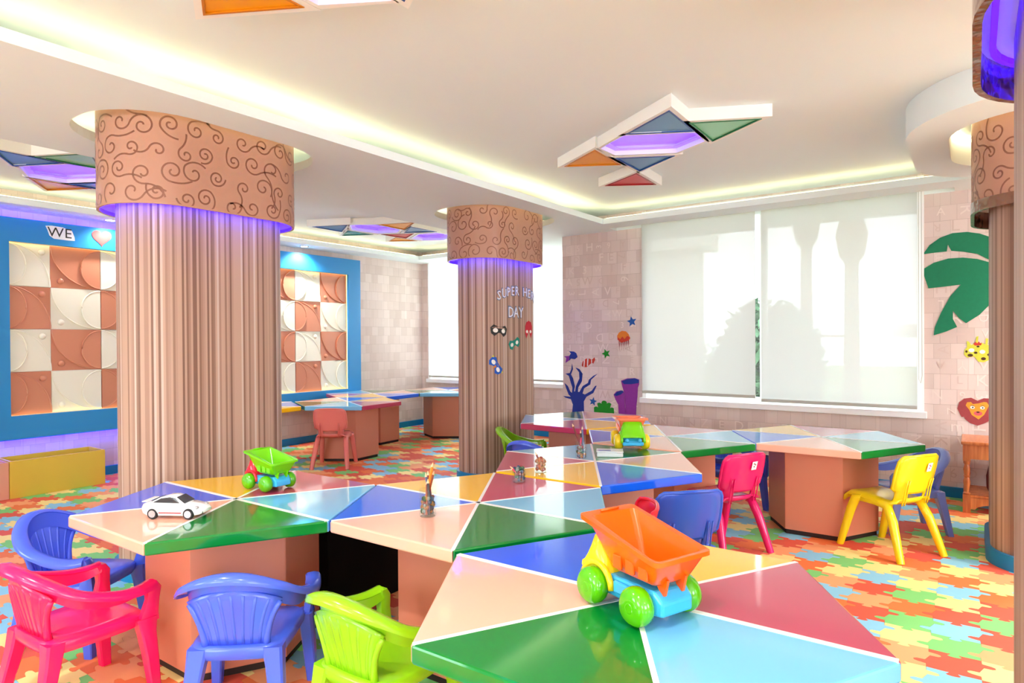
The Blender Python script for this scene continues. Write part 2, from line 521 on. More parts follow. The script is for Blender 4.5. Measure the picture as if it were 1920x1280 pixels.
def strip_loop(poly, off, name, parent, m, z, w=0.02, h=0.015):
    for i in range(len(poly)):
        a, b = Vector(poly[i]), Vector(poly[(i + 1) % len(poly)])
        t = (b - a).normalized(); nrm = Vector((t.y, -t.x))
        c = (a + b) / 2 + nrm * off
        MB().box((c.x, c.y, z), ((b - a).length, w, h), math.atan2(t.y, t.x)).build(name, m, parent)
strip_loop(REC1, 0.09, 'led_strip', ce, M_COVE, ZS + 0.066)
strip_loop(REC2, 0.09, 'led_strip', ce, M_COVE, ZS + 0.066)

# ------------------------------------------------------------------ windows
def window(name, X, y0, y1, z0, z1, mull, label):
    w = empty(name, (X, (y0 + y1) / 2, z0)); structure(w, label)
    cy = (y0 + y1) / 2
    L = lambda y: y - cy
    H = z1 - z0
    def bar(nm, ya, yb, za, zb, xa, xb):
        MB().b2((xa, L(ya), za), (xb, L(yb), zb)).build(nm, M_FRAMEW, w, bevel=0.004)
    bar('jamb', y0, y0 + 0.05, 0, H, -0.03, 0.12); bar('jamb', y1 - 0.05, y1, 0, H, -0.03, 0.12)
    bar('head', y0 + .05, y1 - .05, H - 0.05, H, -0.02, 0.12); bar('sill', y0 - 0.02, y1 + 0.02, -0.03, 0.025, -0.06, 0.12)
    bar('bottom_rail', y0 + .05, y1 - .05, 0.025, 0.075, 0.03, 0.10)
    ys = [y0 + 0.05] + [m for m in mull] + [y1 - 0.05]
    for m in mull: bar('mullion', m - 0.03, m + 0.03, 0.075, H - 0.05, 0.02, 0.09)
    for a, b in zip(ys[:-1], ys[1:]):
        MB().b2((0.058, L(a), 0.075), (0.062, L(b), H - 0.05)).build('pane', M_PANE, w)
    return w
window('window_1', XB, 0.33, 2.835, 0.66, 2.64, [1.62], 'large white framed window behind sheer blinds')
window('window_2', XC, 3.95, 6.78, 0.69, 2.56, [5.36], 'white framed window behind the striped pillar')
for i, (a, b) in enumerate(((-3.2, -1.2), (0.4, 2.4), (3.7, 5.7))):  # unseen windows, added with their openings for fill light
    window('window_%d' % (i + 3), X0 - 0.12, a, b, 1.0, 2.4, [(a + b) / 2], None)

# roller blinds: half see-through weave
def blind_mat(name, op, tcol, tmix):
    m = bpy.data.materials.new(name); m.use_nodes = True
    t = m.node_tree; t.nodes.clear()
    o = t.nodes.new('ShaderNodeOutputMaterial')
    tr = t.nodes.new('ShaderNodeBsdfTransparent'); tl = t.nodes.new('ShaderNodeBsdfTranslucent'); df = t.nodes.new('ShaderNodeBsdfDiffuse')
    tl.inputs[0].default_value = tuple(c * tcol for c in (0.97, 1.0, 0.96)) + (1,); df.inputs[0].default_value = (0.90, 0.91, 0.88, 1)
    a = t.nodes.new('ShaderNodeMixShader'); a.inputs[0].default_value = tmix
    b = t.nodes.new('ShaderNodeMixShader')
    tc = t.nodes.new('ShaderNodeTexCoord')
    wv = t.nodes.new('ShaderNodeTexWave'); wv.bands_direction = 'Y'; wv.inputs['Scale'].default_value = 60; wv.inputs['Distortion'].default_value = 1.0
    t.links.new(tc.outputs['Object'], wv.inputs['Vector'])
    mr = t.nodes.new('ShaderNodeMapRange'); mr.inputs['To Min'].default_value = op - 0.01; mr.inputs['To Max'].default_value = op + 0.01
    t.links.new(wv.outputs['Fac'], mr.inputs['Value']); t.links.new(mr.outputs[0], b.inputs[0])
    t.links.new(tl.outputs[0], a.inputs[1]); t.links.new(df.outputs[0], a.inputs[2])
    t.links.new(tr.outputs[0], b.inputs[1]); t.links.new(a.outputs[0], b.inputs[2])
    t.links.new(b.outputs[0], o.inputs[0])
    return m
M_BLIND = blind_mat('sheer_blind_weave', 0.970, 0.215, 0.55)
M_BLIND2 = blind_mat('dense_blind_weave', 0.96, 0.8, 0.5)
M_HEM = mat('grey_blind_hem', (190, 190, 182), 0.6)
def blind(X, y0, y1, z0, z1, m, label, chain=False):
    b = empty('roller_blind', (X, (y0 + y1) / 2, z0)); tag(b, label, 'blind', 'roller blinds')
    h = (y1 - y0) / 2
    MB().add([(0, -h, 0.03), (0, h, 0.03), (0, h, z1 - z0), (0, -h, z1 - z0)], [(0, 1, 2, 3)]).build('fabric', m, b)
    MB().b2((-0.008, -h, 0), (0.008, h, 0.03)).build('hem_bar', M_HEM, b, bevel=0.003)
    MB().tube([(0, -h, z1 - z0 + 0.02), (0, h, z1 - z0 + 0.02)], 0.022, 12).build('roller', M_WHITE, b, smooth=True, auto=40)
    if chain:
        MB().tube([(-0.03, -h - 0.01, z1 - z0), (-0.03, -h - 0.012, 0.25), (-0.03, -h - 0.025, 0.22), (-0.03, -h - 0.035, 0.28), (-0.03, -h - 0.03, z1 - z0)], 0.0025, 5).build('pull_chain', M_HEM, b)
blind(6.215, 1.665, 2.815, 0.735, 2.55, M_BLIND, 'sheer white roller blind over the left half of the big window')
blind(6.225, 0.375, 1.615, 0.705, 2.55, M_BLIND, 'sheer white roller blind over the right half with palm trees behind', True)
blind(7.15, 3.98, 5.33, 0.74, 2.50, M_BLIND2, 'bright white roller blind right of the pillar with mask stickers')
blind(7.15, 5.40, 6.74, 0.74, 2.50, M_BLIND2, 'bright white roller blind in the far corner left of the mask pillar')

# ------------------------------------------------------------------ pillars
class Perim:
    """rounded rectangle outline, s measured from the middle of the -y side, growing with x"""
    def __init__(s, L, W, r, n=10):
        pts = stadium(0, 0, L, W, r, n)
        k = 3 * (n + 1)                                    # start on the -y side
        pts = pts[k:] + pts[:k]
        pts = [(0.0, -W / 2)] + pts[0:] + [(0.0, -W / 2)]
        # order: middle of -y side, right (+x), back, left
        first = [p for p in pts]
        s.p = [Vector((a, b, 0)) for a, b in first]
        s.c = [0.0]
        for a, b in zip(s.p[:-1], s.p[1:]): s.c.append(s.c[-1] + (b - a).length)
        s.L = s.c[-1]
    def at(s, t):
        t = t % s.L
        lo, hi = 0, len(s.c) - 1
        while hi - lo > 1:
            m = (lo + hi) // 2
            if s.c[m] <= t: lo = m
            else: hi = m
        a, b = s.p[lo], s.p[hi]
        d = (b - a); f = (t - s.c[lo]) / max(d.length, 1e-9)
        tt = d.normalized()
        return a + d * f, Vector((tt.y, -tt.x, 0)), tt
def skin(per, z0, z1, name, m, parent, uvoff=0.0, smooth=True):
    b = MB(); n = len(per.p)
    for i, p in enumerate(per.p):
        b.v += [(p.x, p.y, z0), (p.x, p.y, z1)]
    b.uv = []
    for c in per.c: b.uv += [(c + uvoff, z0), (c + uvoff, z1)]
    for i in range(n - 1):
        b.f.append((2 * i, 2 * i + 2, 2 * i + 3, 2 * i + 1)); b.m.append(0)
    return b.build(name, m, parent, smooth=smooth, auto=40)

def scroll(b, per, s0, z0, r, turn, ang0, zlo, zhi, off=0.0012, w=0.0095, turns=1.6, tail=None):
    pts = []
    n = 30
    for k in range(n + 1):
        f = k / n
        a = ang0 + turn * 2 * PI * turns * f
        rr = r * (0.13 + 0.87 * f)
        pts.append((s0 + rr * math.cos(a), z0 + rr * math.sin(a)))
    if tail:
        a = ang0 + turn * 2 * PI * turns
        e = pts[-1]; dx, dz = -math.sin(a) * turn, math.cos(a) * turn
        px, pz = e
        for k in range(1, 9):
            f = k / 8
            bend = tail * f * 1.5
            ddx = dx * math.cos(bend) - dz * math.sin(bend); ddz = dx * math.sin(bend) + dz * math.cos(bend)
            px += ddx * r * 0.27; pz += ddz * r * 0.27
            pts.append((px, pz))
    vs = []
    for i, (s, z) in enumerate(pts):
        a = pts[max(i - 1, 0)]; c = pts[min(i + 1, len(pts) - 1)]
        tx, tz = c[0] - a[0], c[1] - a[1]; l = math.hypot(tx, tz) or 1
        nx, nz = -tz / l * w / 2, tx / l * w / 2
        for sg in (-1, 1):
            zz = min(max(z + sg * nz, zlo), zhi)
            p, nn, t = per.at(s + sg * nx)
            vs.append((p.x + nn.x * off, p.y + nn.y * off, zz))
    b.add(vs, [(2 * i, 2 * i + 2, 2 * i + 3, 2 * i + 1) for i in range(len(pts) - 1)])

def pillar(spec, label, seed, lining=None, led=True):
    cx, cy, L, W, l, w = spec
    o = empty('pillar', (cx, cy, 0)); tag(o, label, 'pillar', 'striped oblong pillars')
    sh = Perim(l, w, w * 0.48)
    skin(sh, 0.0, 2.62, 'shaft', M_STRIPE, o, uvoff=seed * 3.7)
    bp = Perim(l + 0.045, w + 0.045, w * 0.48 + 0.022)
    bm_ = MB().prism_holes([(p.x, p.y) for p in bp.p[1:-1]], [[(p.x, p.y) for p in sh.p[1:-1]]], 0.0, 0.085)
    bm_.build('base_trim', M_BASEB, o, smooth=True, auto=40)
    cp = Perim(L, W, W * 0.485); ci = Perim(L - 0.03, W - 0.03, W * 0.485 - 0.015)
    cap = skin(cp, 2.056, 2.60, 'cap', M_CAP, o)
    skin(ci, 2.055, 2.60, 'cap_lining', lining or M_WHITE, o)
    rimo = Perim(L + 0.008, W + 0.008, W * 0.485 + 0.004) if lining else cp
    MB().prism_holes([(p.x, p.y) for p in rimo.p[1:-1]], [[(p.x, p.y) for p in ci.p[1:-1]]], 2.022 if lining else 2.034, 2.085 if lining else 2.056).build('cap_rim', lining or M_CAP, o, smooth=True, auto=40)
    # top closing plate inside the cap, carrying the LED line
    MB().prism_holes([(p.x, p.y) for p in ci.p[1:-1]], [[(p.x, p.y) for p in sh.p[1:-1]]], 2.13, 2.14).build('cap_plate', M_WHITE, o)
    if led:
        lp = Perim(L - 0.07, W - 0.07, W * 0.485 - 0.035)
        li = Perim(L - 0.10, W - 0.10, W * 0.485 - 0.05)
        MB().prism_holes([(p.x, p.y) for p in lp.p[1:-1]], [[(p.x, p.y) for p in li.p[1:-1]]], 2.112, 2.129).build('led_strip', M_PURPLE_SOFT if spec[1] < 0 else M_PURPLE, o)
    # warm line on top of the dropped border around the cap
    ring = spec[1] < 0
    e1 = 0.17 if ring else 0.36
    lp = Perim(L + e1, W + e1, W / 2 + e1 * 0.4); li = Perim(L + e1 - 0.03, W + e1 - 0.03, W / 2 + e1 * 0.4 - 0.015)
    MB().prism_holes([(p.x, p.y) for p in lp.p[1:-1]], [[(p.x, p.y) for p in li.p[1:-1]]], (ZC - 0.03 if ring else ZS + 0.058), (ZC - 0.015 if ring else ZS + 0.07)).build('cove_strip', M_COVE, o)
    rnd = random.Random(seed); b = MB()
    s = 0.0
    while s < cp.L - 0.10:
        for row in range(4):
            z = 2.085 + row * 0.122 + rnd.uniform(-0.018, 0.018)
            r = rnd.choice((0.042, 0.05, 0.058))
            scroll(b, cp, s + (0.055 if row % 2 else 0) + rnd.uniform(-0.012, 0.012), z, r, rnd.choice((-1, 1)), rnd.uniform(0, 6.28), 2.042, 2.595, tail=rnd.choice((-1, 1)) * rnd.uniform(0.5, 1.2), turns=rnd.choice((1.0, 1.2, 1.35)))
        s += 0.124
    b.build('scroll_pattern', M_SWIRL, o)
    return o, sh
p1, sh1 = pillar(PILLARS[0], 'wide striped pillar with copper scroll cap behind the nearest left table', 1)
p2, sh2 = pillar(PILLARS[1], 'striped pillar carrying the superhero lettering and paper masks', 2)
p3, sh3 = pillar(PILLARS[2], 'striped pillar in front of the green palm leaf beside the wooden console', 3, M_BROWNGLOSS, False)
p4, sh4 = pillar(PILLARS[3], 'nearest striped pillar cut off by the right edge of the picture', 4, M_BROWNGLOSS, True)

# ------------------------------------------------------------------ tangram ceiling lamps
LZ = 2.585
def grow(poly, d):
    cx = sum(p[0] for p in poly) / len(poly); cy = sum(p[1] for p in poly) / len(poly)
    return [(cx + (x - cx) * (1 + d / math.hypot(x - cx, y - cy)), cy + (y - cy) * (1 + d / math.hypot(x - cx, y - cy))) for x, y in poly]
LG = {'blue': mat('lamp_glass_blue', (96, 146, 196), 0.3), 'green': mat('lamp_glass_green', (140, 210, 170), 0.3), 'orange': mat('lamp_glass_orange', (240, 160, 10), 0.3),
      'red': mat('lamp_glass_red', (214, 56, 66), 0.3), 'teal': mat('lamp_glass_teal', (50, 170, 160), 0.15, coat=0.5)}
LE = {'blue': mat('lamp_edge_blue', (22, 70, 150), 0.3), 'green': mat('lamp_edge_green', (0, 110, 60), 0.3), 'orange': mat('lamp_edge_orange', (200, 120, 10), 0.3), 'red': mat('lamp_edge_red', (150, 20, 30), 0.3), 'teal': mat('lamp_edge_teal', (20, 110, 110), 0.3)}
def lamp(label, tris, hls):
    cx = sum(p[0] for _, t in tris for p in t) / (3 * len(tris)); cy = sum(p[1] for _, t in tris for p in t) / (3 * len(tris))
    o = empty('tangram_ceiling_lamp', (cx, cy, LZ)); tag(o, label, 'ceiling lamp', 'tangram ceiling lamps')
    lo = lambda t: [(x - cx, y - cy) for x, y in t]
    for c, t in tris:
        t = lo(t); g = grow(t, 0.06)
        MB().prism_holes(g, [t], 0, ZC - LZ - 0.001).build('frame', M_WHITE, o)
        MB().prism(grow(t, -0.002), 0.004, 0.010).build('glass_panel', LG[c], o)
        MB().prism_holes(t, [grow(t, -0.02)], -0.004, 0.003).build('panel_edge', LE[c], o)
    for h in hls:
        h = lo(h)
        MB().prism_holes(grow(h, 0.03), [h], 0, ZC - LZ - 0.001).build('frame', M_WHITE, o)
        MB().prism_holes(grow(h, -0.001), [grow(h, -0.045)], 0.030, 0.036).build('violet_step', M_LAMPV, o)
        MB().prism(grow(h, -0.001), 0.062, 0.068).build('violet_recess', M_LAMPV, o)
    return o
lamp('tangram ceiling lamp nearest the big window with orange and red triangles', [
    ('blue', [(3.669, 1.765), (3.433, 1.383), (3.875, 1.395)]), ('green', [(3.703, 1.37), (3.89, 1.001), (4.143, 1.377)]),
    ('orange', [(4.077, 2.461), (3.842, 2.078), (4.288, 2.102)]), ('blue', [(4.107, 2.06), (4.307, 1.697), (4.542, 2.071)]), ('red', [(4.79, 2.497), (4.577, 2.112), (5.013, 2.137)])],
    [[(3.842, 2.033), (3.679, 1.77), (3.886, 1.399), (4.112, 1.417), (4.245, 1.66), (4.04, 2.026)]])
lamp('tangram ceiling lamp at the left edge of the picture above the blue panel', [
    ('blue', [(1.40, 5.256), (1.83, 5.275), (1.635, 5.645)]), ('green', [(1.646, 5.252), (1.843, 4.854), (2.06, 5.235)]),
    ('orange', [(1.832, 5.967), (2.268, 5.966), (2.068, 6.331)]), ('blue', [(2.089, 5.938), (2.28, 5.60), (2.50, 5.945)])],
    [[(1.664, 5.62), (1.844, 5.28), (2.06, 5.255), (2.255, 5.60), (2.074, 5.909), (1.824, 5.933)]])
lamp('tangram ceiling lamp with teal triangle between the two striped pillars', [
    ('blue', [(4.497, 6.011), (4.667, 5.619), (4.921, 6.022)]), ('teal', [(5.1, 6.243), (4.90, 5.90), (5.279, 5.88)]), ('orange', [(4.863, 5.325), (5.013, 4.922), (5.265, 5.344)]),
    ('blue', [(5.411, 5.493), (5.173, 5.145), (5.607, 5.144)]), ('red', [(5.328, 5.798), (5.528, 5.443), (5.721, 5.771)]), ('orange', [(5.757, 6.118), (5.594, 5.83), (5.96, 5.81)])],
    [[(4.70, 5.62), (4.86, 5.37), (5.24, 5.39), (5.36, 5.56), (5.26, 5.78), (4.92, 5.84)], [(5.62, 5.45), (5.66, 5.20), (5.95, 5.20), (6.12, 5.50), (5.98, 5.74), (5.78, 5.73)]])
lamp('tangram ceiling lamp cut off by the top edge with a large orange triangle', [
    ('orange', [(1.331, 2.452), (1.532, 2.084), (1.10, 2.07)]), ('blue', [(1.73, 1.745), (1.50, 1.36), (1.30, 1.73)])],
    [[(1.555, 2.03), (1.12, 2.02), (1.29, 1.76), (1.70, 1.78)]])

# ------------------------------------------------------------------ downlights
def downlight(x, y, z, label, watts=None, seen=True):
    o = empty('downlight', (x, y, z)); tag(o, label, 'downlight', 'recessed downlights')
    MB().prism_holes([(0.055 * math.cos(a), 0.055 * math.sin(a)) for a in [k * PI / 12 for k in range(24)]], [[(0.04 * math.cos(a), 0.04 * math.sin(a)) for a in [k * PI / 12 for k in range(24)]]], -0.006, 0.0).build('trim_ring', M_CHROME, o)
    MB().lathe([(0.039, -0.003), (0.039, -0.001)], 20).build('lens', M_SPOT, o)
    ld = bpy.data.lights.new('downlight_lamp', 'SPOT'); ld.energy = watts or DOWNLIGHT_W; ld.spot_size = R(140); ld.spot_blend = 0.8; ld.shadow_soft_size = 0.05
    ld.color = (1.0, 0.97, 0.93)
    lo = bpy.data.objects.new('downlight_lamp', ld); COL.objects.link(lo); lo.parent = o; lo.location = (0, 0, -0.012)
DL = [((2.72, 6.74, ZS), 'downlight in the border washing the paper heart with white light', 20), ((4.92, 6.74, ZS), 'downlight in the border above the right end of the blue panel', 60),
      ((3.58, 4.99, ZC), 'small downlight right of the wide pillar cap', 10)]
for (p, l, w) in DL: downlight(*p, l, w)
for (x, y) in ((5.6, -1.3), (4.2, -1.4), (3.0, -2.4)):  # unseen lamps added to brighten the floor and tables on the right
    downlight(x, y, ZC, 'unseen fill downlight added beyond the right-hand pillars', 90)
k = 0
for x in (-1.6, 0.2, 2.6):  # out-of-view ceiling grid, added as fill light
    for y in (-2.2, 0.5, 2.2):
        if x > 2 and y > 0: continue
        k += 1
        downlight(x, y, ZC, 'unseen fill downlight added in the main ceiling above and behind the viewer')

# ------------------------------------------------------------------ blue panel with relief tiles
fr = empty('wall_panel', (3.8, YA, 0)); tag(fr, 'large blue framed wall panel of white and terracotta relief tiles', 'wall panel')
FX = lambda x: x - 3.8
F0, F1 = -0.09, -0.055
openings = [rect(FX(1.95), 0.655, FX(3.53), 2.195), rect(FX(4.06), 0.655, FX(5.69), 2.195)]
MB().prism_holes(rect(FX(0.2), 0.445, FX(5.90), 2.405), [rect(FX(0.3), 0.655, FX(1.72), 2.195)] + openings, F0, F1, 0, lambda u, v, w: (u, w, v)).build('frame', M_BLUE, fr, bevel=0.003)
M_TW = mat('white_relief_tile', (236, 232, 214), 0.4, coat=0.15); M_TT = mat('terracotta_relief_tile', (206, 134, 104), 0.4, coat=0.15)
def relief(wid, h):
    b = MB(); f = lambda u, v, w: (u, -w, v)
    b.prism(rect(-wid / 2 + 0.001, -h / 2 + 0.001, wid / 2 - 0.001, h / 2 - 0.001), 0, 0.006, 0, f)
    def step(q, z0, z1):
        b.prism(q, z0, z1 - 0.004, 0, f); b.prism(grow(q, -0.006), z1 - 0.004, z1, 0, f)
    q = [(-wid / 2 + 0.002, -h / 2 + 0.002)] + [(-wid / 2 + 0.002 + (wid - 0.004) * math.cos(a), -h / 2 + 0.002 + (h - 0.004) * math.sin(a)) for a in [k * PI / 2 / 20 for k in range(21)]]
    step(q, 0.006, 0.020)
    b.tube([f(p[0] * 0.985, p[1] * 0.985, 0.019) for p in q[1:]], 0.006, 6)
    q = [(-wid / 2 + 0.003 + wid * 0.40 * math.cos(a), h * 0.485 * math.sin(a)) for a in [-PI / 2 + k * PI / 20 for k in range(21)]]
    step(q, 0.020, 0.036)
    b.tube([f(p[0], p[1] * 0.97, 0.035) for p in q], 0.006, 6)
    return b
def knob(wid, h):
    b = MB().ball((0, 0, 0), 0.028, 14, 5, (1, 1, 0.85), True)
    return b.xf(Matrix.Translation((wid * 0.30, -0.006, h * 0.33)) @ Matrix.Rotation(PI / 2, 4, 'X'))
zr = [0.655 + 0.385 * i for i in range(4)]
cols = [(0.30, 0.715, 0), (0.715, 1.13, 1), (1.13, 1.545, 0), (1.95, 2.278, 0), (2.278, 2.69, 1), (2.69, 3.105, 0), (3.105, 3.52, 1), (4.07, 4.478, 0), (4.478, 4.885, 1), (4.885, 5.288, 0), (5.288, 5.69, 1)]
cache = {}
for (x0, x1, par) in cols:
    for r_ in range(4):
        white = (r_ + par) % 2 == 1          # row 3 is the top one
        wid = round(x1 - x0, 2)
        key = (wid, white)
        if key not in cache:
            t = relief(wid, 0.385).build('relief_tile', M_TW if white else M_TT); kn = knob(wid, 0.385).build('knob', M_TW if white else M_TT, smooth=True)
            cache[key] = (t.data, kn.data); bpy.data.objects.remove(t); bpy.data.objects.remove(kn)
        t = bpy.data.objects.new('relief_tile', cache[key][0]); COL.objects.link(t); t.parent = fr
        t.location = (FX((x0 + x1) / 2), -0.004, zr[r_] + 0.1925)
        if par: t.rotation_euler = (0, PI, 0)
        kn = bpy.data.objects.new('knob', cache[key][1]); COL.objects.link(kn); kn.parent = t
M_WARM2 = mat('warm_panel_led', (255, 235, 190), 0.5, emit=(255, 214, 120), estr=2.6)
for a in openings:
    (ax, az), (bx, _), (_, cz), _2 = a
    for lo, hi in (((ax - 0.03, -0.05, cz + 0.012), (bx + 0.03, -0.035, cz + 0.02)), ((ax - 0.03, -0.05, az - 0.02), (bx + 0.03, -0.035, az - 0.012)),
                   ((ax - 0.02, -0.05, az), (ax - 0.012, -0.035, cz)), ((bx + 0.012, -0.05, az), (bx + 0.02, -0.035, cz))):
        MB().b2(lo, hi).build('warm_led', M_WARM2, fr)
for z in (0.462, 2.388):
    MB().b2((FX(0.25), -0.045, z - 0.006), (FX(3.6), -0.03, z + 0.006)).build('violet_led', M_PURPLE, fr)
MB().b2((FX(0.25), -0.055, 0.48), (FX(5.85), -0.002, 0.5)).build('rear_batten', M_WHITE, fr)
MB().b2((FX(0.25), -0.055, 2.345), (FX(5.85), -0.002, 2.365)).build('rear_batten', M_WHITE, fr)

# paper signs on the frame
def lettering(b, text, s, thick, frame, spacing=0.72):
    w = 0
    for ch in text:
        gv, gf = glyph(ch, 0.02)
        b.add([frame(w + p[0] * s, p[1] * s, thick + (p[2] + 0.02) * s * 0.1) for p in gv], gf)
        w += spacing * s
    return b
M_PAPER = mat('white_paper', (244, 244, 240), 0.7); M_INK = mat('dark_marker_ink', (52, 54, 46), 0.7)
FY = YA + F0
we = empty('paper_sign', (2.336, FY, 2.31)); tag(we, 'white paper cut-out reading WE on the blue frame', 'sign')
MB().prism([(-0.115, 0.055), (-0.07, 0.062), (0.02, 0.058), (0.095, 0.035), (0.115, -0.02), (0.118, -0.055), (0.06, -0.058), (-0.05, -0.055), (-0.085, -0.03), (-0.10, 0.02)], 0.0, 0.003, 0, lambda u, v, w: (u, -w, v)).build('paper', M_PAPER, we)
lettering(MB(), 'WE', 0.125, 0.0035, lambda u, v, w: (u - 0.036, -w, v + 0.001), 0.80).build('lettering', M_INK, we)
ht = [(0.085 * math.sin(t) ** 3, 0.0053 * (13 * math.cos(t) - 5 * math.cos(2 * t) - 2 * math.cos(3 * t) - math.cos(4 * t))) for t in [k * 2 * PI / 40 for k in range(40)]]
M_HEART = noise_bump(mat('crayoned_heart', (220, 70, 66), 0.7), 25, 0.02, 0.001, 3, 0.25)
h = MB().prism(ht, 0.0, 0.004, 0, lambda u, v, w: (u, -w, v)).build('paper_heart', M_HEART); h.location = (2.682, FY, 2.315); tag(h, 'red crayoned paper heart beside the WE sign', 'paper heart')

# ------------------------------------------------------------------ hexagonal tables
CYC = ['peach', 'green', 'sky', 'rose', 'yellow', 'blue']
TZ = 0.62
BR = 0.345
tbl_parts = {}
def hexv(r, deg=0): return [(r * math.cos(R(a + deg)), r * math.sin(R(a + deg))) for a in range(0, 360, 60)]
def panel_mesh():
    g = 0.0006                                             # keep clear of the white inlays
    rr, dl = math.hypot(R0 - 1.2 * g, g), math.atan2(g, R0 - 1.2 * g)
    pts = [(2 * g * math.cos(R(30)), 2 * g * math.sin(R(30))), (R0 - 1.2 * g, g), (rr * math.cos(R(60) - dl), rr * math.sin(R(60) - dl))]
    return MB().prism(pts, -0.045, 0.0)
def table(i, pos, rot, start, label, detail=True):
    o = empty('hexagonal_table', (pos[0], pos[1], TZ), R(rot)); tag(o, label, 'table', 'hexagonal play tables')
    # vertices at 30+60k around the rotated frame
    for k in range(6):
        ang = 150 + 60 * k if rot == 1 else 180 + 60 * k
        c = CYC[(start + k) % 6]
        key = c
        if key not in tbl_parts:
            q = panel_mesh().build('panel', M_TOP[c], bevel=0.006); tbl_parts[key] = q.data; bpy.data.objects.remove(q)
        q = bpy.data.objects.new('panel', tbl_parts[key]); COL.objects.link(q); q.parent = o; q.rotation_euler = (0, 0, R(ang))
        b = q.modifiers.new('bevel', 'BEVEL'); b.width = 0.006; b.segments = 2; b.limit_method = 'ANGLE'; b.angle_limit = R(40)
    off = 30 if rot == 1 else 0
    b = MB()
    for k in range(3):
        a = R(off + 60 * k)
        b.box((0, 0, -0.0015), (2 * (R0 - 0.007), 0.0125 if k != 1 else 0.018, 0.005), a)
    b.build('inlay', M_TRIM, o)
    bs = hexv(BR, off)
    MB().prism(bs, -TZ + 0.03, -0.045).build('pedestal', M_BASE, o, bevel=0.003)
    MB().prism(hexv(BR - 0.012, off), -TZ, -TZ + 0.03).build('plinth', M_KICK, o)
    return o
TLAB = ['hexagonal table with the white toy car standing on its peach panel', 'hexagonal table with a tall glass of pencils between the front tables', 'nearest hexagonal table carrying the orange dump truck',
        'hexagonal table with the white plastic case and green-cab truck', 'glare-white hexagonal table with green edge behind the magenta chair', 'hexagonal table with rose edge in front of the blue coral decal',
        'glare-white hexagonal table on its salmon pedestal beside the yellow chair', 'far hexagonal table with rose edge behind the salmon chair', 'far hexagonal table pushed against the left wall under the panel corner',
        'far hexagonal table in the room corner left of the mask pillar', 'far hexagonal table with yellow edge mostly hidden by the wide pillar']
# start index = colour of the panel that begins at 150 deg (180 deg for the far group)
START = [0, 0, 1, 4, 0, 3, 0, 2, 4, 2, 3]
for i, ((p, r), s, l) in enumerate(zip(TABLES, START, TLAB)):
    table(i, p, r, s, l)

# plain black box, added to make the gap under the tables dark
bx = empty('gap_filler_box', (2.14, 2.52, 0)); tag(bx, 'plain black box standing in for the dark gap between the two front tables', 'box')
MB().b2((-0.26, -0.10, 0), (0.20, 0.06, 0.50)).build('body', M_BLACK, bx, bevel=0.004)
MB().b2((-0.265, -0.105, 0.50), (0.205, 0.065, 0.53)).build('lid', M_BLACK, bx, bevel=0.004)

# ------------------------------------------------------------------ children's armchairs
def sweep(path, prof, closed_prof=True):
    """profile (outward, up) swept along a path in space; outward is horizontal, to the left of travel"""
    path = [Vector(p) for p in path]; rings = []
    for i, p in enumerate(path):
        t = path[min(i + 1, len(path) - 1)] - path[max(i - 1, 0)]
        o = Vector((-t.y, t.x, 0)).normalized()
        rings.append([tuple(p + o * a + Vector((0, 0, 1)) * c) for a, c in prof])
    return rings
def bar(pts, sizes):
    """tapered bar of rectangular section: pts along the bar, sizes (dx, dy)"""
    b = MB()
    rings = []
    for p, (dx, dy) in zip(pts, sizes):
        x, y, z = p; c = 0.25
        rings.append([(x - dx / 2 + dx * c * .5, y - dy / 2, z), (x + dx / 2 - dx * c * .5, y - dy / 2, z), (x + dx / 2, y - dy / 2 + dy * c * .5, z), (x + dx / 2, y + dy / 2 - dy * c * .5, z),
                      (x + dx / 2 - dx * c * .5, y + dy / 2, z), (x - dx / 2 + dx * c * .5, y + dy / 2, z), (x - dx / 2, y + dy / 2 - dy * c * .5, z), (x - dx / 2, y - dy / 2 + dy * c * .5, z)])
    return b.loft(rings)
RIM = [(0.168, -0.172, 0.412), (0.11, -0.184, 0.404), (0.03, -0.190, 0.415), (-0.07, -0.180, 0.450), (-0.140, -0.138, 0.500), (-0.182, -0.072, 0.536), (-0.195, 0.0, 0.548)]
RIM = RIM + [(x, -y, z) for x, y, z in reversed(RIM[:-1])]
arm_proto = {}
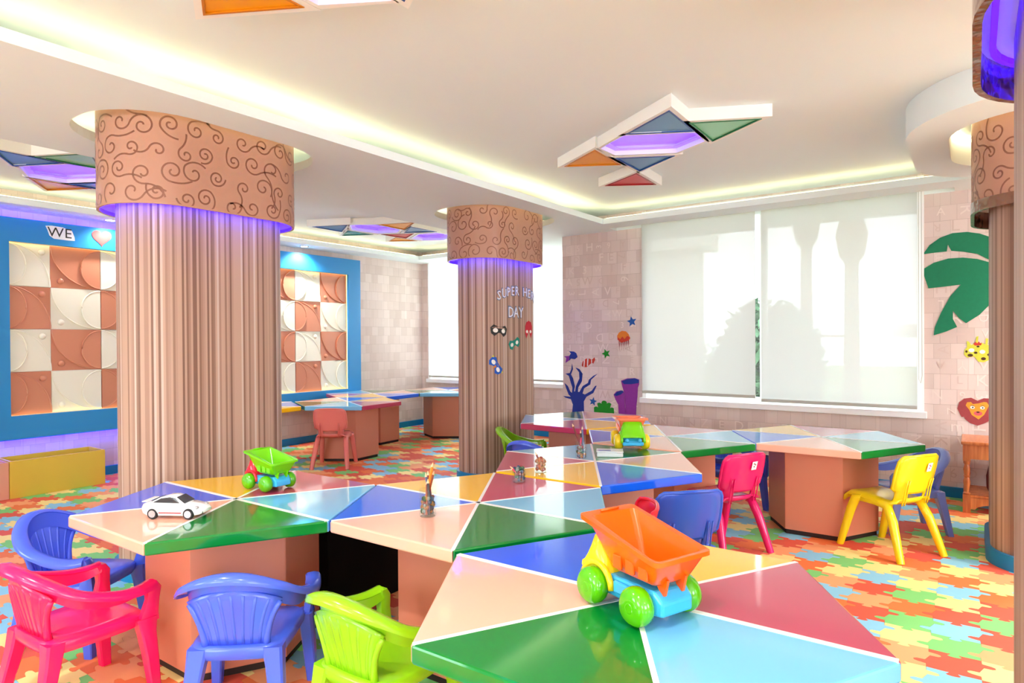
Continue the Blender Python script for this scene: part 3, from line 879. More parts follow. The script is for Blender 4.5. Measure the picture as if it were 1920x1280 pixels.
def armchair(color, m, pos, face, label, detail=True):
    if m.name not in arm_proto:
        o = empty('child_armchair', (0, 0, 0))
        path = crom(RIM, 5)
        # path runs right arm -> back -> left arm; outward is to its right
        prof = [(0.012, -0.004), (0.004, 0.004), (-0.018, 0.006), (-0.036, 0.001), (-0.042, -0.012), (-0.042, -0.022), (-0.037, -0.022), (-0.034, -0.010), (-0.012, -0.006), (0.008, -0.010)]
        MB().loft(sweep(path, [(-a, c) for a, c in prof])).build('arm_rail', m, o, smooth=True, auto=50)
        # web under the rail, deeper at the back
        rings = []
        for i, p in enumerate(path):
            f = 1 - abs(i / (len(path) - 1) - 0.5) * 2
            dep = 0.030 + 0.042 * min(1, f * 1.6)
            t = Vector(path[min(i + 1, len(path) - 1)]) - Vector(path[max(i - 1, 0)]); n = Vector((-t.y, t.x, 0)).normalized()
            p = Vector(p); rings.append([tuple(p - n * 0.008), tuple(p - n * 0.016 - Vector((0, 0, dep))), tuple(p - n * 0.008 - Vector((0, 0, dep))), tuple(p + n * 0.003)])
        MB().loft(rings).build('rail_web', m, o, smooth=True, auto=50)
        # back panel
        def bp(u, v):
            w = 0.098 + 0.055 * v ** 1.6
            y = u * w
            xt = -0.186 + 0.042 * (y / 0.15) ** 2
            x = (-0.138 + 0.006 * (y / 0.1) ** 2) * (1 - v) + xt * v
            return (x, y, 0.285 + (0.205 - 0.045 * (y / 0.15) ** 2) * v)
        NU, NV = 12, 6
        g = [bp(-1 + 2 * i / NU, j / NV) for j in range(NV + 1) for i in range(NU + 1)]
        MB().add(g, [(j * (NU + 1) + i, j * (NU + 1) + i + 1, (j + 1) * (NU + 1) + i + 1, (j + 1) * (NU + 1) + i) for j in range(NV) for i in range(NU)]).build('backrest', m, o, smooth=True, solid=0.007)
        for k in range(7):
            u = -0.78 + k * 0.26
            pts = [Vector(bp(u, 0.06 + 0.86 * j / 5)) for j in range(6)]
            MB().tube(pts, 0.0068, 6).build('slat', m, o, smooth=True)
        for sg in (-1, 1):
            pts = [Vector(bp(sg * 1.0, 0.93 * j / 6)) for j in range(7)]
            MB().tube(pts, [0.014, 0.012, 0.011, 0.010, 0.010, 0.010, 0.009], 8).build('back_edge', m, o, smooth=True)
        # seat: dished pad with skirt
        rings = []
        def ring(sx, sy, z, dz=0):
            r = []
            for k in range(28):
                a = 2 * PI * k / 28; ca, sa = math.cos(a), math.sin(a)
                e = 0.42
                x = math.copysign(abs(ca) ** e, ca); y = math.copysign(abs(sa) ** e, sa)
                taper = 1 - 0.10 * (0.5 - x * 0.5)
                r.append((0.008 + x * sx, y * sy * taper, z + dz * x))
            return r
        MB().loft([ring(0.158, 0.162, 0.245), ring(0.168, 0.172, 0.262), ring(0.168, 0.172, 0.284), ring(0.158, 0.162, 0.293), ring(0.10, 0.11, 0.289), ring(0.02, 0.02, 0.286)]).build('seat', m, o, smooth=True, auto=50)
        for sg in (-1, 1):
            bar([(0.168, sg * 0.180, 0.410), (0.176, sg * 0.180, 0.385), (0.176, sg * 0.176, 0.340), (0.168, sg * 0.168, 0.285), (0.165, sg * 0.165, 0.255)],
                [(0.030, 0.040), (0.048, 0.042), (0.044, 0.030), (0.060, 0.030), (0.075, 0.030)]).build('arm_post', m, o, smooth=True, auto=40)
            bar([(0.156, sg * 0.160, 0.275), (0.160, sg * 0.164, 0.22), (0.172, sg * 0.170, 0.12), (0.182, sg * 0.176, 0.0)],
                [(0.075, 0.055), (0.056, 0.048), (0.046, 0.042), (0.036, 0.034)]).build('leg', m, o, smooth=True, auto=40)
            bar([(-0.128, sg * 0.120, 0.285), (-0.140, sg * 0.128, 0.22), (-0.162, sg * 0.140, 0.12), (-0.185, sg * 0.152, 0.0)],
                [(0.060, 0.066), (0.050, 0.056), (0.042, 0.048), (0.034, 0.038)]).build('leg', m, o, smooth=True, auto=40)
        arm_proto[m.name] = o
        r = o
    else:
        r = copy_tree(arm_proto[m.name])
    r.location = (pos[0], pos[1], 0); r.rotation_euler = (0, 0, R(face))
    tag(r, label, 'chair', "children's armchairs")
    return r
armchair('pink', P_PINK, (0.945, 2.655), 5, 'pink plastic child armchair at the left edge in front of the blue one')
armchair('blue', P_BLUE, (1.275, 2.08), 41, 'blue plastic child armchair with its slatted back toward the viewer')
armchair('blue', P_BLUE, (1.155, 3.20), -59, 'blue plastic child armchair tucked at the toy car table behind the pink one')
armchair('lime', P_LIME, (1.41, 1.54), 2, 'lime green plastic child armchair between the two front tables')
armchair('lime', P_LIME, (4.49, 3.14), -59, 'lime green child armchair beside the mask pillar at the far table')
armchair('blue', P_BLUE, (4.08, 2.72), 1, 'blue child armchair showing only its rim behind the truck table')
armchair('pale', P_PALE, (5.08, 0.36), 121, 'pale blue child armchair standing behind the yellow chair')
armchair('blue', P_BLUE, (4.98, 1.52), 235, 'dark blue child armchair seen between the magenta chair and the salmon pedestal')

# ------------------------------------------------------------------ moulded school chairs
sch_proto = {}
def schoolchair(m, pos, face, label, sticker=None):
    if m.name not in sch_proto:
        o = empty('school_chair', (0, 0, 0))
        # seat
        prof = [(0.195, 0.292), (0.190, 0.322), (0.165, 0.338), (0.08, 0.336), (-0.02, 0.328), (-0.10, 0.328), (-0.150, 0.345)]
        NY = 10; g = []
        for x, z in prof:
            w = 0.160 - 0.018 * max(0, -x - 0.05) / 0.1
            for j in range(NY + 1):
                u = -1 + 2 * j / NY
                g.append((x, u * w, z + 0.010 * u * u - 0.022 * abs(u) ** 8))
        n = NY + 1
        MB().add(g, [(i * n + j, i * n + j + 1, (i + 1) * n + j + 1, (i + 1) * n + j) for i in range(len(prof) - 1) for j in range(NY)]).build('seat', m, o, smooth=True, solid=0.011)
        # back shell with a hand slot
        rows = [(0.315, -0.118, 0.120), (0.335, -0.150, 0.124), (0.355, -0.162, 0.126), (0.385, -0.170, 0.128), (0.400, -0.174, 0.130), (0.418, -0.178, 0.158), (0.47, -0.192, 0.162), (0.53, -0.208, 0.162), (0.58, -0.222, 0.157), (0.606, -0.230, 0.148), (0.618, -0.234, 0.128)]
        NY = 14; g = []; n = NY + 1
        for z, x, w in rows:
            for j in range(n):
                u = -1 + 2 * j / NY
                g.append((x + 0.030 * u * u + 0.012 * abs(u) ** 6, u * w, z - 0.010 * u * u * (1 if z > 0.6 else 0)))
        fs = []
        for i in range(len(rows) - 1):
            for j in range(NY):
                if i in (2, ) and 3 <= j < NY - 3: continue
                fs.append((i * n + j, i * n + j + 1, (i + 1) * n + j + 1, (i + 1) * n + j))
        MB().add(g, fs).build('backrest', m, o, smooth=True, solid=0.011)
        # thickened rim of the back
        edge = [g[i * n] for i in range(4, len(rows))] + [g[(len(rows) - 1) * n + j] for j in range(1, n)] + [g[i * n + NY] for i in range(len(rows) - 2, 3, -1)]
        MB().tube(edge, 0.009, 6).build('back_rim', m, o, smooth=True)
        for sg in (-1, 1):
            for dy in (0.085, 0.105):
                MB().tube([(-0.137 - 0.02, sg * dy, 0.315), (-0.170, sg * dy, 0.36), (-0.182, sg * dy, 0.42), (-0.197, sg * dy, 0.47)], 0.004, 5).build('rib', m, o, smooth=True)
        for sg in (-1, 1):
            MB().tube([(0.075, sg * 0.150, 0.318), (0.110, sg * 0.156, 0.312), (0.140, sg * 0.162, 0.24), (0.178, sg * 0.174, 0.10), (0.205, sg * 0.182, 0.0)], [0.018, 0.029, 0.028, 0.024, 0.021], 8).build('leg', m, o, smooth=True, auto=60)
            MB().tube([(0.02, sg * 0.146, 0.312), (-0.09, sg * 0.140, 0.305), (-0.135, sg * 0.152, 0.22), (-0.175, sg * 0.168, 0.10), (-0.208, sg * 0.180, 0.0)], [0.016, 0.027, 0.027, 0.024, 0.021], 8).build('leg', m, o, smooth=True, auto=60)
            MB().tube([(0.11, sg * 0.155, 0.312), (0.0, sg * 0.147, 0.308), (-0.09, sg * 0.140, 0.303)], 0.015, 8).build('side_rail', m, o, smooth=True)
        sch_proto[m.name] = o; r = o
    else:
        r = copy_tree(sch_proto[m.name])
    r.location = (pos[0], pos[1], 0); r.rotation_euler = (0, 0, R(face))
    tag(r, label, 'chair', 'moulded school chairs')
    if sticker:
        st = MB().prism(rect(-0.022, -0.026, 0.022, 0.026), 0, 0.001, 0, lambda u, v, w: (-w, u, v)).build('sticker', M_PAPER, r)
        st.location = (-0.2245, -0.035, 0.545); st.rotation_euler = (0, R(-15), R(8))
        q = MB()
        for a, b_ in ((-0.007, 0.006), (0.005, 0.012), (0.002, -0.006)):
            q.prism([(a + 0.0055 * math.cos(k * PI / 5), b_ + 0.0055 * math.sin(k * PI / 5)) for k in range(10)], 0.001, 0.0016, 0, lambda u, v, w: (-w, u, v))
        q.build('sticker_print', sticker, st)
    return r
M_STK = mat('sticker_red_ink', (220, 40, 60), 0.5)
schoolchair(P_YEL, (4.516, 0.413), 57, 'yellow moulded chair with a flower sticker beside the salmon pedestal', M_STK)
schoolchair(P_MAG, (3.985, 1.265), 60, 'magenta moulded chair with a white sticker between two tables', mat('sticker_brown_ink', (120, 60, 50), 0.5))
schoolchair(P_SBLUE, (2.935, 1.175), 47, 'blue moulded chair back seen behind the orange dump truck')
schoolchair(P_RED, (2.358, 1.260), 124, 'red moulded chair seen edge-on above the orange truck hopper')
schoolchair(P_SALMON, (4.284, 5.395), 38, 'salmon moulded chair at the far table near the blue panel')

# ------------------------------------------------------------------ toys
def wheel(o, x, y, r, w, m, hub):
    prof = [(0.30 * r, -w / 2), (0.72 * r, -w / 2), (0.95 * r, -w * 0.28), (r, 0), (0.95 * r, w * 0.28), (0.72 * r, w / 2), (0.30 * r, w / 2)]
    q = MB().lathe(prof, 24).xf(Matrix.Rotation(PI / 2, 4, 'X')).build('wheel', m, o, smooth=True, auto=60); q.location = (x, y, r)
    h = MB().lathe([(0.28 * r, -w * 0.52), (0.28 * r, w * 0.52)], 14).xf(Matrix.Rotation(PI / 2, 4, 'X')).build('hub', hub, q, bevel=0.002)
    return q
def truck(pos, face, s, cabm, bedm, chm, whm, label, tip=0.0):
    o = empty('toy_dump_truck', (pos[0], pos[1], TZ + 0.001), R(face)); tag(o, label, 'toy truck', 'plastic toy dump trucks')
    wr = 0.047
    # chassis
    b = MB().loft([[(-0.135, -0.05, 0.030), (-0.135, 0.05, 0.030), (-0.135, 0.05, 0.062), (-0.135, -0.05, 0.062)], [(-0.110, -0.055, 0.028), (-0.110, 0.055, 0.028), (-0.110, 0.055, 0.085), (-0.110, -0.055, 0.085)],
                   [(0.10, -0.055, 0.028), (0.10, 0.055, 0.028), (0.10, 0.055, 0.080), (0.10, -0.055, 0.080)], [(0.138, -0.05, 0.03), (0.138, 0.05, 0.03), (0.138, 0.05, 0.055), (0.138, -0.05, 0.055)]])
    b.build('chassis', chm, o, bevel=0.006)
    MB().b2((0.118, -0.062, 0.030), (0.148, 0.062, 0.052)).build('bumper', chm, o, bevel=0.006)
    for sg in (-1, 1):
        MB().ball((0.146, sg * 0.038, 0.062), 0.013, 10, 6).build('headlight', chm, o, smooth=True)
        MB().b2((-0.03, sg * 0.055, 0.045), (0.02, sg * 0.066, 0.075)).build('side_tank', chm, o, bevel=0.004)
    # cab: rounded block
    secs = [(0.044, 0.056, 0.104), (0.060, 0.060, 0.132), (0.084, 0.062, 0.168), (0.104, 0.063, 0.176), (0.116, 0.064, 0.150), (0.130, 0.063, 0.118), (0.146, 0.060, 0.100)]
    rings = []
    for x, w, h in secs:
        z0 = 0.078
        rings.append([(x, -w * 1.08, z0), (x, w * 1.08, z0), (x, w * 1.05, z0 + (h - z0) * 0.55), (x, w * 0.85, h - 0.010), (x, w * 0.55, h), (x, -w * 0.55, h), (x, -w * 0.85, h - 0.010), (x, -w * 1.05, z0 + (h - z0) * 0.55)])
    MB().loft(rings).build('cab', cabm, o, smooth=True, auto=45)
    for sg in (-1, 1):
        arc = [(0.082 + 0.056 * math.cos(a), sg * 0.066, 0.047 + 0.056 * math.sin(a)) for a in [PI * k / 10 for k in range(11)]]
        MB().tube(arc, 0.009, 6).build('mudguard', cabm, o, smooth=True)
    # bed: tapered hopper, higher at the front where it overhangs the cab
    bed = empty('hopper', (0, 0, 0)); bed.parent = o
    def ringb(x0, x1, w, zf, zb):
        n = 8; pts = []
        for cx, cy, a0 in ((x1, 1, 0), (x0, 1, 90), (x0, -1, 180), (x1, -1, 270)):
            for k in range(4):
                a = R(a0 + 30 * k); r = 0.016
                xx = (cx - r if cx == x1 else cx + r) + r * math.cos(a); yy = cy * (w - r) + r * math.sin(a)
                f = (xx - x0) / (x1 - x0); f = f * f * (3 - 2 * f)
                pts.append((xx, yy, zb + (zf - zb) * f))
        return pts
    bot = ringb(-0.115, 0.030, 0.050, 0.098, 0.098); low = ringb(-0.125, 0.042, 0.058, 0.112, 0.106)
    top = ringb(-0.152, 0.112, 0.084, 0.222, 0.172); rim = ringb(-0.160, 0.126, 0.092, 0.223, 0.172); rim2 = ringb(-0.160, 0.126, 0.092, 0.211, 0.161)
    mid = ringb(-0.152, 0.106, 0.082, 0.211, 0.161)
    inn = ringb(-0.144, 0.098, 0.076, 0.220, 0.170); inb = ringb(-0.118, 0.030, 0.050, 0.112, 0.112)
    body = MB().loft([bot, low, mid, rim2, rim, top, inn, inb]).build('shell', bedm, bed, smooth=True, auto=35)
    for sg in (-1, 1):
        for x in (-0.09, -0.045, 0.0):
            MB().box((x, sg * 0.0675, 0.128), (0.030, 0.008, 0.035)).build('rib', bedm, bed, bevel=0.003)
    MB().tube([(0.108, -0.03, 0.225), (0.108, 0.03, 0.225)], 0.004, 6).build('grip', bedm, bed, smooth=True)
    for sg in (-1, 1):
        MB().loft([[(-0.125, sg * 0.030 - 0.004, 0.075), (-0.125, sg * 0.030 + 0.004, 0.075), (-0.115, sg * 0.030 + 0.004, 0.075), (-0.115, sg * 0.030 - 0.004, 0.075)],
                   [(-0.135, sg * 0.030 - 0.004, 0.115), (-0.135, sg * 0.030 + 0.004, 0.115), (-0.085, sg * 0.030 + 0.004, 0.115), (-0.085, sg * 0.030 - 0.004, 0.115)]]).build('hinge', bedm, o)
    if tip:
        piv = Vector((-0.115, 0, 0.09))
        bed.matrix_local = Matrix.Translation(piv) @ Matrix.Rotation(tip, 4, 'Y') @ Matrix.Translation(-piv)
    for x in (-0.080, 0.082):
        for sg in (-1, 1):
            wheel(o, x, sg * 0.080, wr, 0.050, whm, whm)
        MB().tube([(x, -0.075, wr), (x, 0.075, wr)], 0.008, 8).build('axle', chm, o)
    o.scale = (s, s, s)
    return o
truck((1.492, 0.690), 68, 1.0, P_TYEL, P_ORANGE, P_SKY, P_GREEN, 'orange and yellow toy dump truck with green wheels on the nearest table')
truck((1.728, 2.645), 92, 0.78, P_RED, P_GREEN2, P_SKY, P_GREEN, 'toy dump truck with lime hopper and red cab by the white car')
truck((3.685, 1.755), 214, 1.02, P_GREEN2, P_CORAL, P_SKY, P_TYEL, 'toy dump truck with green cab and yellow wheels facing the viewer', 0.12)

# white toy sports car
M_CARW = mat('white_car_paint', (244, 244, 246), 0.15, coat=0.8); M_CARG = mat('dark_car_glass', (52, 54, 58), 0.08, coat=0.6); M_TYRE = mat('tyre_rubber', (28, 28, 30), 0.6)
M_RIM = mat('silver_wheel_rim', (190, 190, 194), 0.25, metal=0.8); M_STR = mat('red_side_stripe', (196, 40, 50), 0.4)
car = empty('toy_car', (1.245, 2.520, TZ), R(-58)); tag(car, 'white toy sports car with dark windows on the peach panel', 'toy car')
st = [(-0.122, 0.036, 0.030, 0.046), (-0.114, 0.044, 0.020, 0.056), (-0.095, 0.050, 0.016, 0.061), (-0.06, 0.051, 0.014, 0.060), (-0.02, 0.049, 0.014, 0.057), (0.02, 0.049, 0.014, 0.056), (0.06, 0.050, 0.014, 0.054), (0.09, 0.048, 0.015, 0.048), (0.110, 0.042, 0.018, 0.040), (0.122, 0.030, 0.022, 0.032)]
MB().loft([[(x, -w * .9, z0), (x, w * .9, z0), (x, w, z0 + (z1 - z0) * .35), (x, w * .98, z0 + (z1 - z0) * .75), (x, w * .8, z1), (x, 0, z1 + 0.002), (x, -w * .8, z1), (x, -w * .98, z0 + (z1 - z0) * .75), (x, -w, z0 + (z1 - z0) * .35)] for x, w, z0, z1 in st]).build('body', M_CARW, car, smooth=True, auto=50)
cb = [(-0.095, 0.036, 0.058, 0.060), (-0.06, 0.037, 0.055, 0.076), (-0.025, 0.036, 0.054, 0.085), (0.0, 0.036, 0.054, 0.086), (0.02, 0.036, 0.052, 0.080), (0.055, 0.038, 0.050, 0.055)]
MB().loft([[(x, -w, z0), (x, w, z0), (x, w * .80, z1 - 0.004), (x, w * .62, z1), (x, -w * .62, z1), (x, -w * .80, z1 - 0.004)] for x, w, z0, z1 in cb]).build('cabin', M_CARW, car, smooth=True, auto=50)
MB().add([(0.0165, -0.029, 0.0815), (0.0165, 0.029, 0.0815), (0.051, 0.034, 0.0592), (0.051, -0.034, 0.0592)], [(0, 1, 2, 3)]).build('windscreen', M_CARG, car, solid=0.002)
MB().add([(-0.088, -0.026, 0.0645), (-0.088, 0.026, 0.0645), (-0.062, 0.028, 0.0772), (-0.062, -0.028, 0.0772)], [(0, 1, 2, 3)]).build('rear_window', M_CARG, car, solid=0.002)
for sg in (-1, 1):
    MB().add([(-0.075, sg * 0.0372, 0.062), (0.032, sg * 0.0372, 0.060), (0.012, sg * 0.0318, 0.078), (-0.01, sg * 0.0312, 0.0815), (-0.045, sg * 0.0322, 0.077)], [(0, 1, 2, 3, 4)]).build('side_window', M_CARG, car, solid=0.002)
    MB().b2((-0.045, sg * 0.0490, 0.0235), (0.045, sg * 0.0505, 0.0275)).build('stripe', M_STR, car)
    MB().ball((0.098, sg * 0.034, 0.042), 0.009, 10, 6, (1, 1, 0.8)).build('headlight', M_RIM, car, smooth=True)
    for x in (-0.070, 0.072):
        w = MB().lathe([(0.010, -0.008), (0.019, -0.008), (0.0215, -0.004), (0.0215, 0.004), (0.019, 0.008), (0.010, 0.008)], 20).xf(Matrix.Rotation(PI / 2, 4, 'X')).build('wheel', M_TYRE, car, smooth=True, auto=50); w.location = (x, sg * 0.044, 0.0215)
        MB().lathe([(0.014, -0.009), (0.014, 0.009)], 14).xf(Matrix.Rotation(PI / 2, 4, 'X')).build('rim', M_RIM, w)
    MB().b2((0.113, sg * 0.020 - 0.012, 0.022), (0.121, sg * 0.020 + 0.012, 0.029)).build('air_intake', M_BLACK, car)
MB().b2((-0.118, -0.040, 0.064), (-0.098, 0.040, 0.067)).build('spoiler', M_CARW, car, bevel=0.001)
MB().b2((0.06, -0.006, 0.0545), (0.10, 0.006, 0.0555)).build('bonnet_stripe', M_STR, car).rotation_euler = (0, R(10), 0)

# glasses, jars and pencils
M_BEAD = [mat('craft_bead_%s' % n, c, 0.4) for n, c in (('green', (30, 84, 56)), ('red', (120, 36, 36)), ('grey', (120, 128, 120)), ('blue', (44, 60, 92)), ('ochre', (150, 96, 36)))]
def vessel(name, x, y, r, h, label, cat, group=None):
    o = empty(name, (x, y, TZ)); tag(o, label, cat, group)
    MB().lathe([(r * 0.9, 0), (r, 0.003), (r, h), (r - 0.002, h), (r - 0.002, 0.006), (0.001, 0.005)], 24).build('glass', M_GLASS, o, smooth=True, auto=40)
    return o
def filling(o, r, z1, n, seed, ms=None):
    rnd = random.Random(seed); b = MB()
    for k in range(n):
        a = rnd.uniform(0, 6.28); rr = (r - 0.012) * math.sqrt(rnd.random()); z = 0.012 + (z1 - 0.012) * rnd.random()
        b.ball((rr * math.cos(a), rr * math.sin(a), z), rnd.uniform(0.007, 0.010), 6, 4, mi=rnd.randrange(5))
    q = b.build('craft_pieces', ms or M_BEAD, o, smooth=True); q['kind'] = 'stuff'
PENC = [((196, 120, 60), 'ochre'), ((150, 70, 40), 'brown'), ((120, 50, 50), 'maroon'), ((90, 100, 130), 'slate'), ((224, 130, 40), 'orange'), ((230, 60, 110), 'pink'), ((70, 60, 60), 'black')]
M_WOODTIP = mat('pencil_wood', (226, 190, 150), 0.7)
def pencil(cx, cy, r, h, ang, lean, ln, ci, label, group):
    rgb, n = PENC[ci]
    m = mat('pencil_' + n, rgb, 0.4)
    base = Vector((cx - math.cos(ang) * r * 0.55, cy - math.sin(ang) * r * 0.55, TZ + 0.009))
    d = Vector((math.cos(ang) * math.sin(lean), math.sin(ang) * math.sin(lean), math.cos(lean)))
    o = empty('pencil', base); o.rotation_euler = d.to_track_quat('Z', 'Y').to_euler()
    tag(o, label, 'pencil', group)
    MB().lathe([(0.0056, 0), (0.0056, ln)], 6).build('shaft', m, o)
    MB().lathe([(0.0056, ln), (0.0014, ln + 0.016)], 6).build('cone', M_WOODTIP, o)
    MB().lathe([(0.0014, ln + 0.016), (0.0003, ln + 0.020)], 6).build('lead', m, o)
g1 = vessel('pencil_glass', 1.805, 1.715, 0.033, 0.105, 'tall clear glass of pencils on the peach panel of the middle table', 'glass')
filling(g1, 0.033, 0.075, 90, 1)
WH = ['leaning left', 'leaning right', 'leaning back', 'leaning forward', 'standing tallest', 'standing in the middle', 'standing at the rim', 'half hidden']
for k, (a, l, ln, c) in enumerate(((2.6, 0.10, 0.150, 2), (5.3, 0.20, 0.185, 4), (5.6, 0.26, 0.155, 1), (2.3, 0.16, 0.145, 3), (1.0, 0.08, 0.12, 6), (4.0, 0.1, 0.125, 0), (0.5, 0.12, 0.115, 1))):
    pencil(1.805, 1.715, 0.033, 0.1, a, l, ln, c, '%s pencil in the tall glass of the middle table, %s' % (PENC[c][1], WH[k]), 'pencils in the tall glass')
g2 = vessel('pencil_glass', 3.172, 1.812, 0.035, 0.10, 'clear glass of pencils beside the white plastic case', 'glass'); filling(g2, 0.035, 0.07, 90, 2)
for k, (a, l, ln, c) in enumerate(((2.4, 0.36, 0.190, 2), (2.7, 0.16, 0.14, 6), (1.4, 0.07, 0.16, 3), (5.6, 0.18, 0.14, 5))):
    pencil(3.172, 1.812, 0.035, 0.1, a, l, ln, c, '%s pencil in the glass beside the white case, %s' % (PENC[c][1], WH[k]), 'pencils beside the white case')
j1 = vessel('craft_jar', 2.490, 1.765, 0.034, 0.062, 'small glass jar of green craft pieces on the rose panel', 'jar', 'craft jars'); filling(j1, 0.034, 0.07, 70, 3)
pencil(2.490, 1.765, 0.034, 0.06, 2.4, 0.75, 0.075, 5, 'short red crayon sticking out of the jar of green pieces', None)
M_BEAD2 = [mat('craft_orange_%d' % k, c, 0.4) for k, c in enumerate(((190, 96, 40), (150, 60, 40), (200, 140, 110), (170, 110, 50), (120, 50, 40)))]
j2 = vessel('craft_jar', 2.730, 1.800, 0.034, 0.075, 'small glass jar of orange craft pieces standing in the glare', 'jar', 'craft jars'); filling(j2, 0.034, 0.07, 70, 4, M_BEAD2)
pencil(2.730, 1.800, 0.034, 0.07, 2.2, 0.45, 0.09, 2, 'short crayon sticking out of the jar of orange pieces', None)
M_CASE = mat('translucent_white_case', (226, 234, 238), 0.25, trans=0.15)
cs = empty('plastic_case', (3.345, 1.72, TZ), R(28)); tag(cs, 'flat white plastic case with a blue label near the pencils', 'case')
MB().b2((-0.05, -0.075, 0), (0.05, 0.075, 0.026)).build('body', M_CASE, cs, bevel=0.006)
MB().b2((-0.052, -0.077, 0.026), (0.052, 0.077, 0.034)).build('lid', M_CASE, cs, bevel=0.003)
MB().b2((-0.028, -0.005, 0.0338), (-0.010, 0.065, 0.0346)).build('label_strip', mat('case_blue_label', (70, 90, 170), 0.5), cs)

# ------------------------------------------------------------------ storage boxes, console
M_YBOX = noise_bump(mat('yellow_painted_board', (222, 188, 70), 0.5), 5, 0.02, 0.003, 2, 0.05); M_SBOX = mat('salmon_painted_board', (224, 158, 134), 0.5)
def openbox(x0, x1, y0, y1, h, m, label):
    o = empty('toy_box', ((x0 + x1) / 2, (y0 + y1) / 2, 0)); tag(o, label, 'toy box', 'open toy boxes')
    a, b, t = (x1 - x0) / 2, (y1 - y0) / 2, 0.018
    MB().b2((-a, -b, 0), (a, -b + t, h)).build('front_board', m, o); MB().b2((-a, b - t, 0), (a, b, h)).build('back_board', m, o)
    MB().b2((-a, -b + t, 0), (-a + t, b - t, h)).build('side_board', m, o); MB().b2((a - t, -b + t, 0), (a, b - t, h)).build('side_board', m, o)
    MB().b2((-a + t, -b + t, 0), (a - t, b - t, t)).build('bottom_board', m, o)
openbox(1.837, 2.555, 6.495, 6.82, 0.312, M_YBOX, 'long yellow open toy box under the blue panel')
openbox(1.115, 1.833, 6.505, 6.83, 0.305, M_SBOX, 'salmon open toy box cut off by the left edge beside the yellow one')

M_WOOD = mat('orange_pine', (206, 112, 56), 0.35, coat=0.3)
def wood_grain(m):
    t = m.node_tree; b = t.nodes['Principled BSDF']
    tc = t.nodes.new('ShaderNodeTexCoord'); mp = t.nodes.new('ShaderNodeMapping'); mp.inputs['Scale'].default_value = (30, 30, 2.5)
    n = t.nodes.new('ShaderNodeTexNoise'); n.inputs['Scale'].default_value = 1.5; n.inputs['Detail'].default_value = 5
    cr = t.nodes.new('ShaderNodeValToRGB'); cr.color_ramp.elements[0].color = lin((186, 92, 44)); cr.color_ramp.elements[1].color = lin((226, 140, 78))
    cr.color_ramp.elements[0].position = 0.3; cr.color_ramp.elements[1].position = 0.7
    t.links.new(tc.outputs['Object'], mp.inputs[0]); t.links.new(mp.outputs[0], n.inputs['Vector']); t.links.new(n.outputs['Fac'], cr.inputs[0]); t.links.new(cr.outputs[0], b.inputs['Base Color'])
wood_grain(M_WOOD)
cn = empty('console_table', (5.99, -0.31, 0)); tag(cn, 'orange pine console table with turned legs behind the right pillar', 'console table')
MB().b2((-0.23, -0.385, 0.505), (0.23, 0.385, 0.53)).build('top', M_WOOD, cn, bevel=0.008)
MB().b2((-0.20, -0.36, 0.40), (-0.18, 0.36, 0.505)).build('apron', M_WOOD, cn); MB().b2((0.18, -0.36, 0.40), (0.20, 0.36, 0.505)).build('apron', M_WOOD, cn)
for sg in (-1, 1):
    MB().b2((-0.18, sg * 0.345 - 0.01, 0.40), (0.18, sg * 0.345 + 0.01, 0.505)).build('apron', M_WOOD, cn)
MB().b2((-0.20, -0.36, 0.115), (0.20, 0.36, 0.135)).build('shelf', M_WOOD, cn, bevel=0.004)
arc = [(-0.36, 0.03), (-0.36, 0.115), (0.36, 0.115), (0.36, 0.03)] + [(0.30 * math.cos(a), 0.03 + 0.06 * math.sin(a)) for a in [k * PI / 10 for k in range(11)]]
MB().prism(arc, -0.205, -0.187, 0, lambda u, v, w: (w, u, v)).build('shelf_apron', M_WOOD, cn)
for sx in (-1, 1):
    for sy in (-1, 1):
        x, y = sx * 0.185, sy * 0.35
        b = MB().b2((x - 0.024, y - 0.024, 0), (x + 0.024, y + 0.024, 0.135)).b2((x - 0.024, y - 0.024, 0.385), (x + 0.024, y + 0.024, 0.505))
        b.lathe([(0.020, 0.135), (0.024, 0.145), (0.014, 0.155), (0.016, 0.175), (0.024, 0.23), (0.016, 0.262), (0.022, 0.270), (0.016, 0.278), (0.023, 0.32), (0.015, 0.355), (0.023, 0.37), (0.020, 0.385)], 14, (x, y, 0))
        b.build('leg', M_WOOD, cn, smooth=True, auto=40)
M_BAG = mat('dark_red_cloth', (96, 24, 26), 0.85)
bg_ = MB().loft([[(0.10 * math.cos(a) * k, 0.14 * math.sin(a) * k, z) for a in [j * PI / 10 for j in range(20)]] for k, z in ((0.9, 0), (1.0, 0.03), (1.02, 0.12), (0.9, 0.20), (0.6, 0.235), (0.3, 0.245))]).build('cloth_bag', M_BAG, smooth=True)
bg_.location = (5.99, -0.22, 0.136); tag(bg_, 'dark red cloth bag on the lower shelf of the console', 'bag')

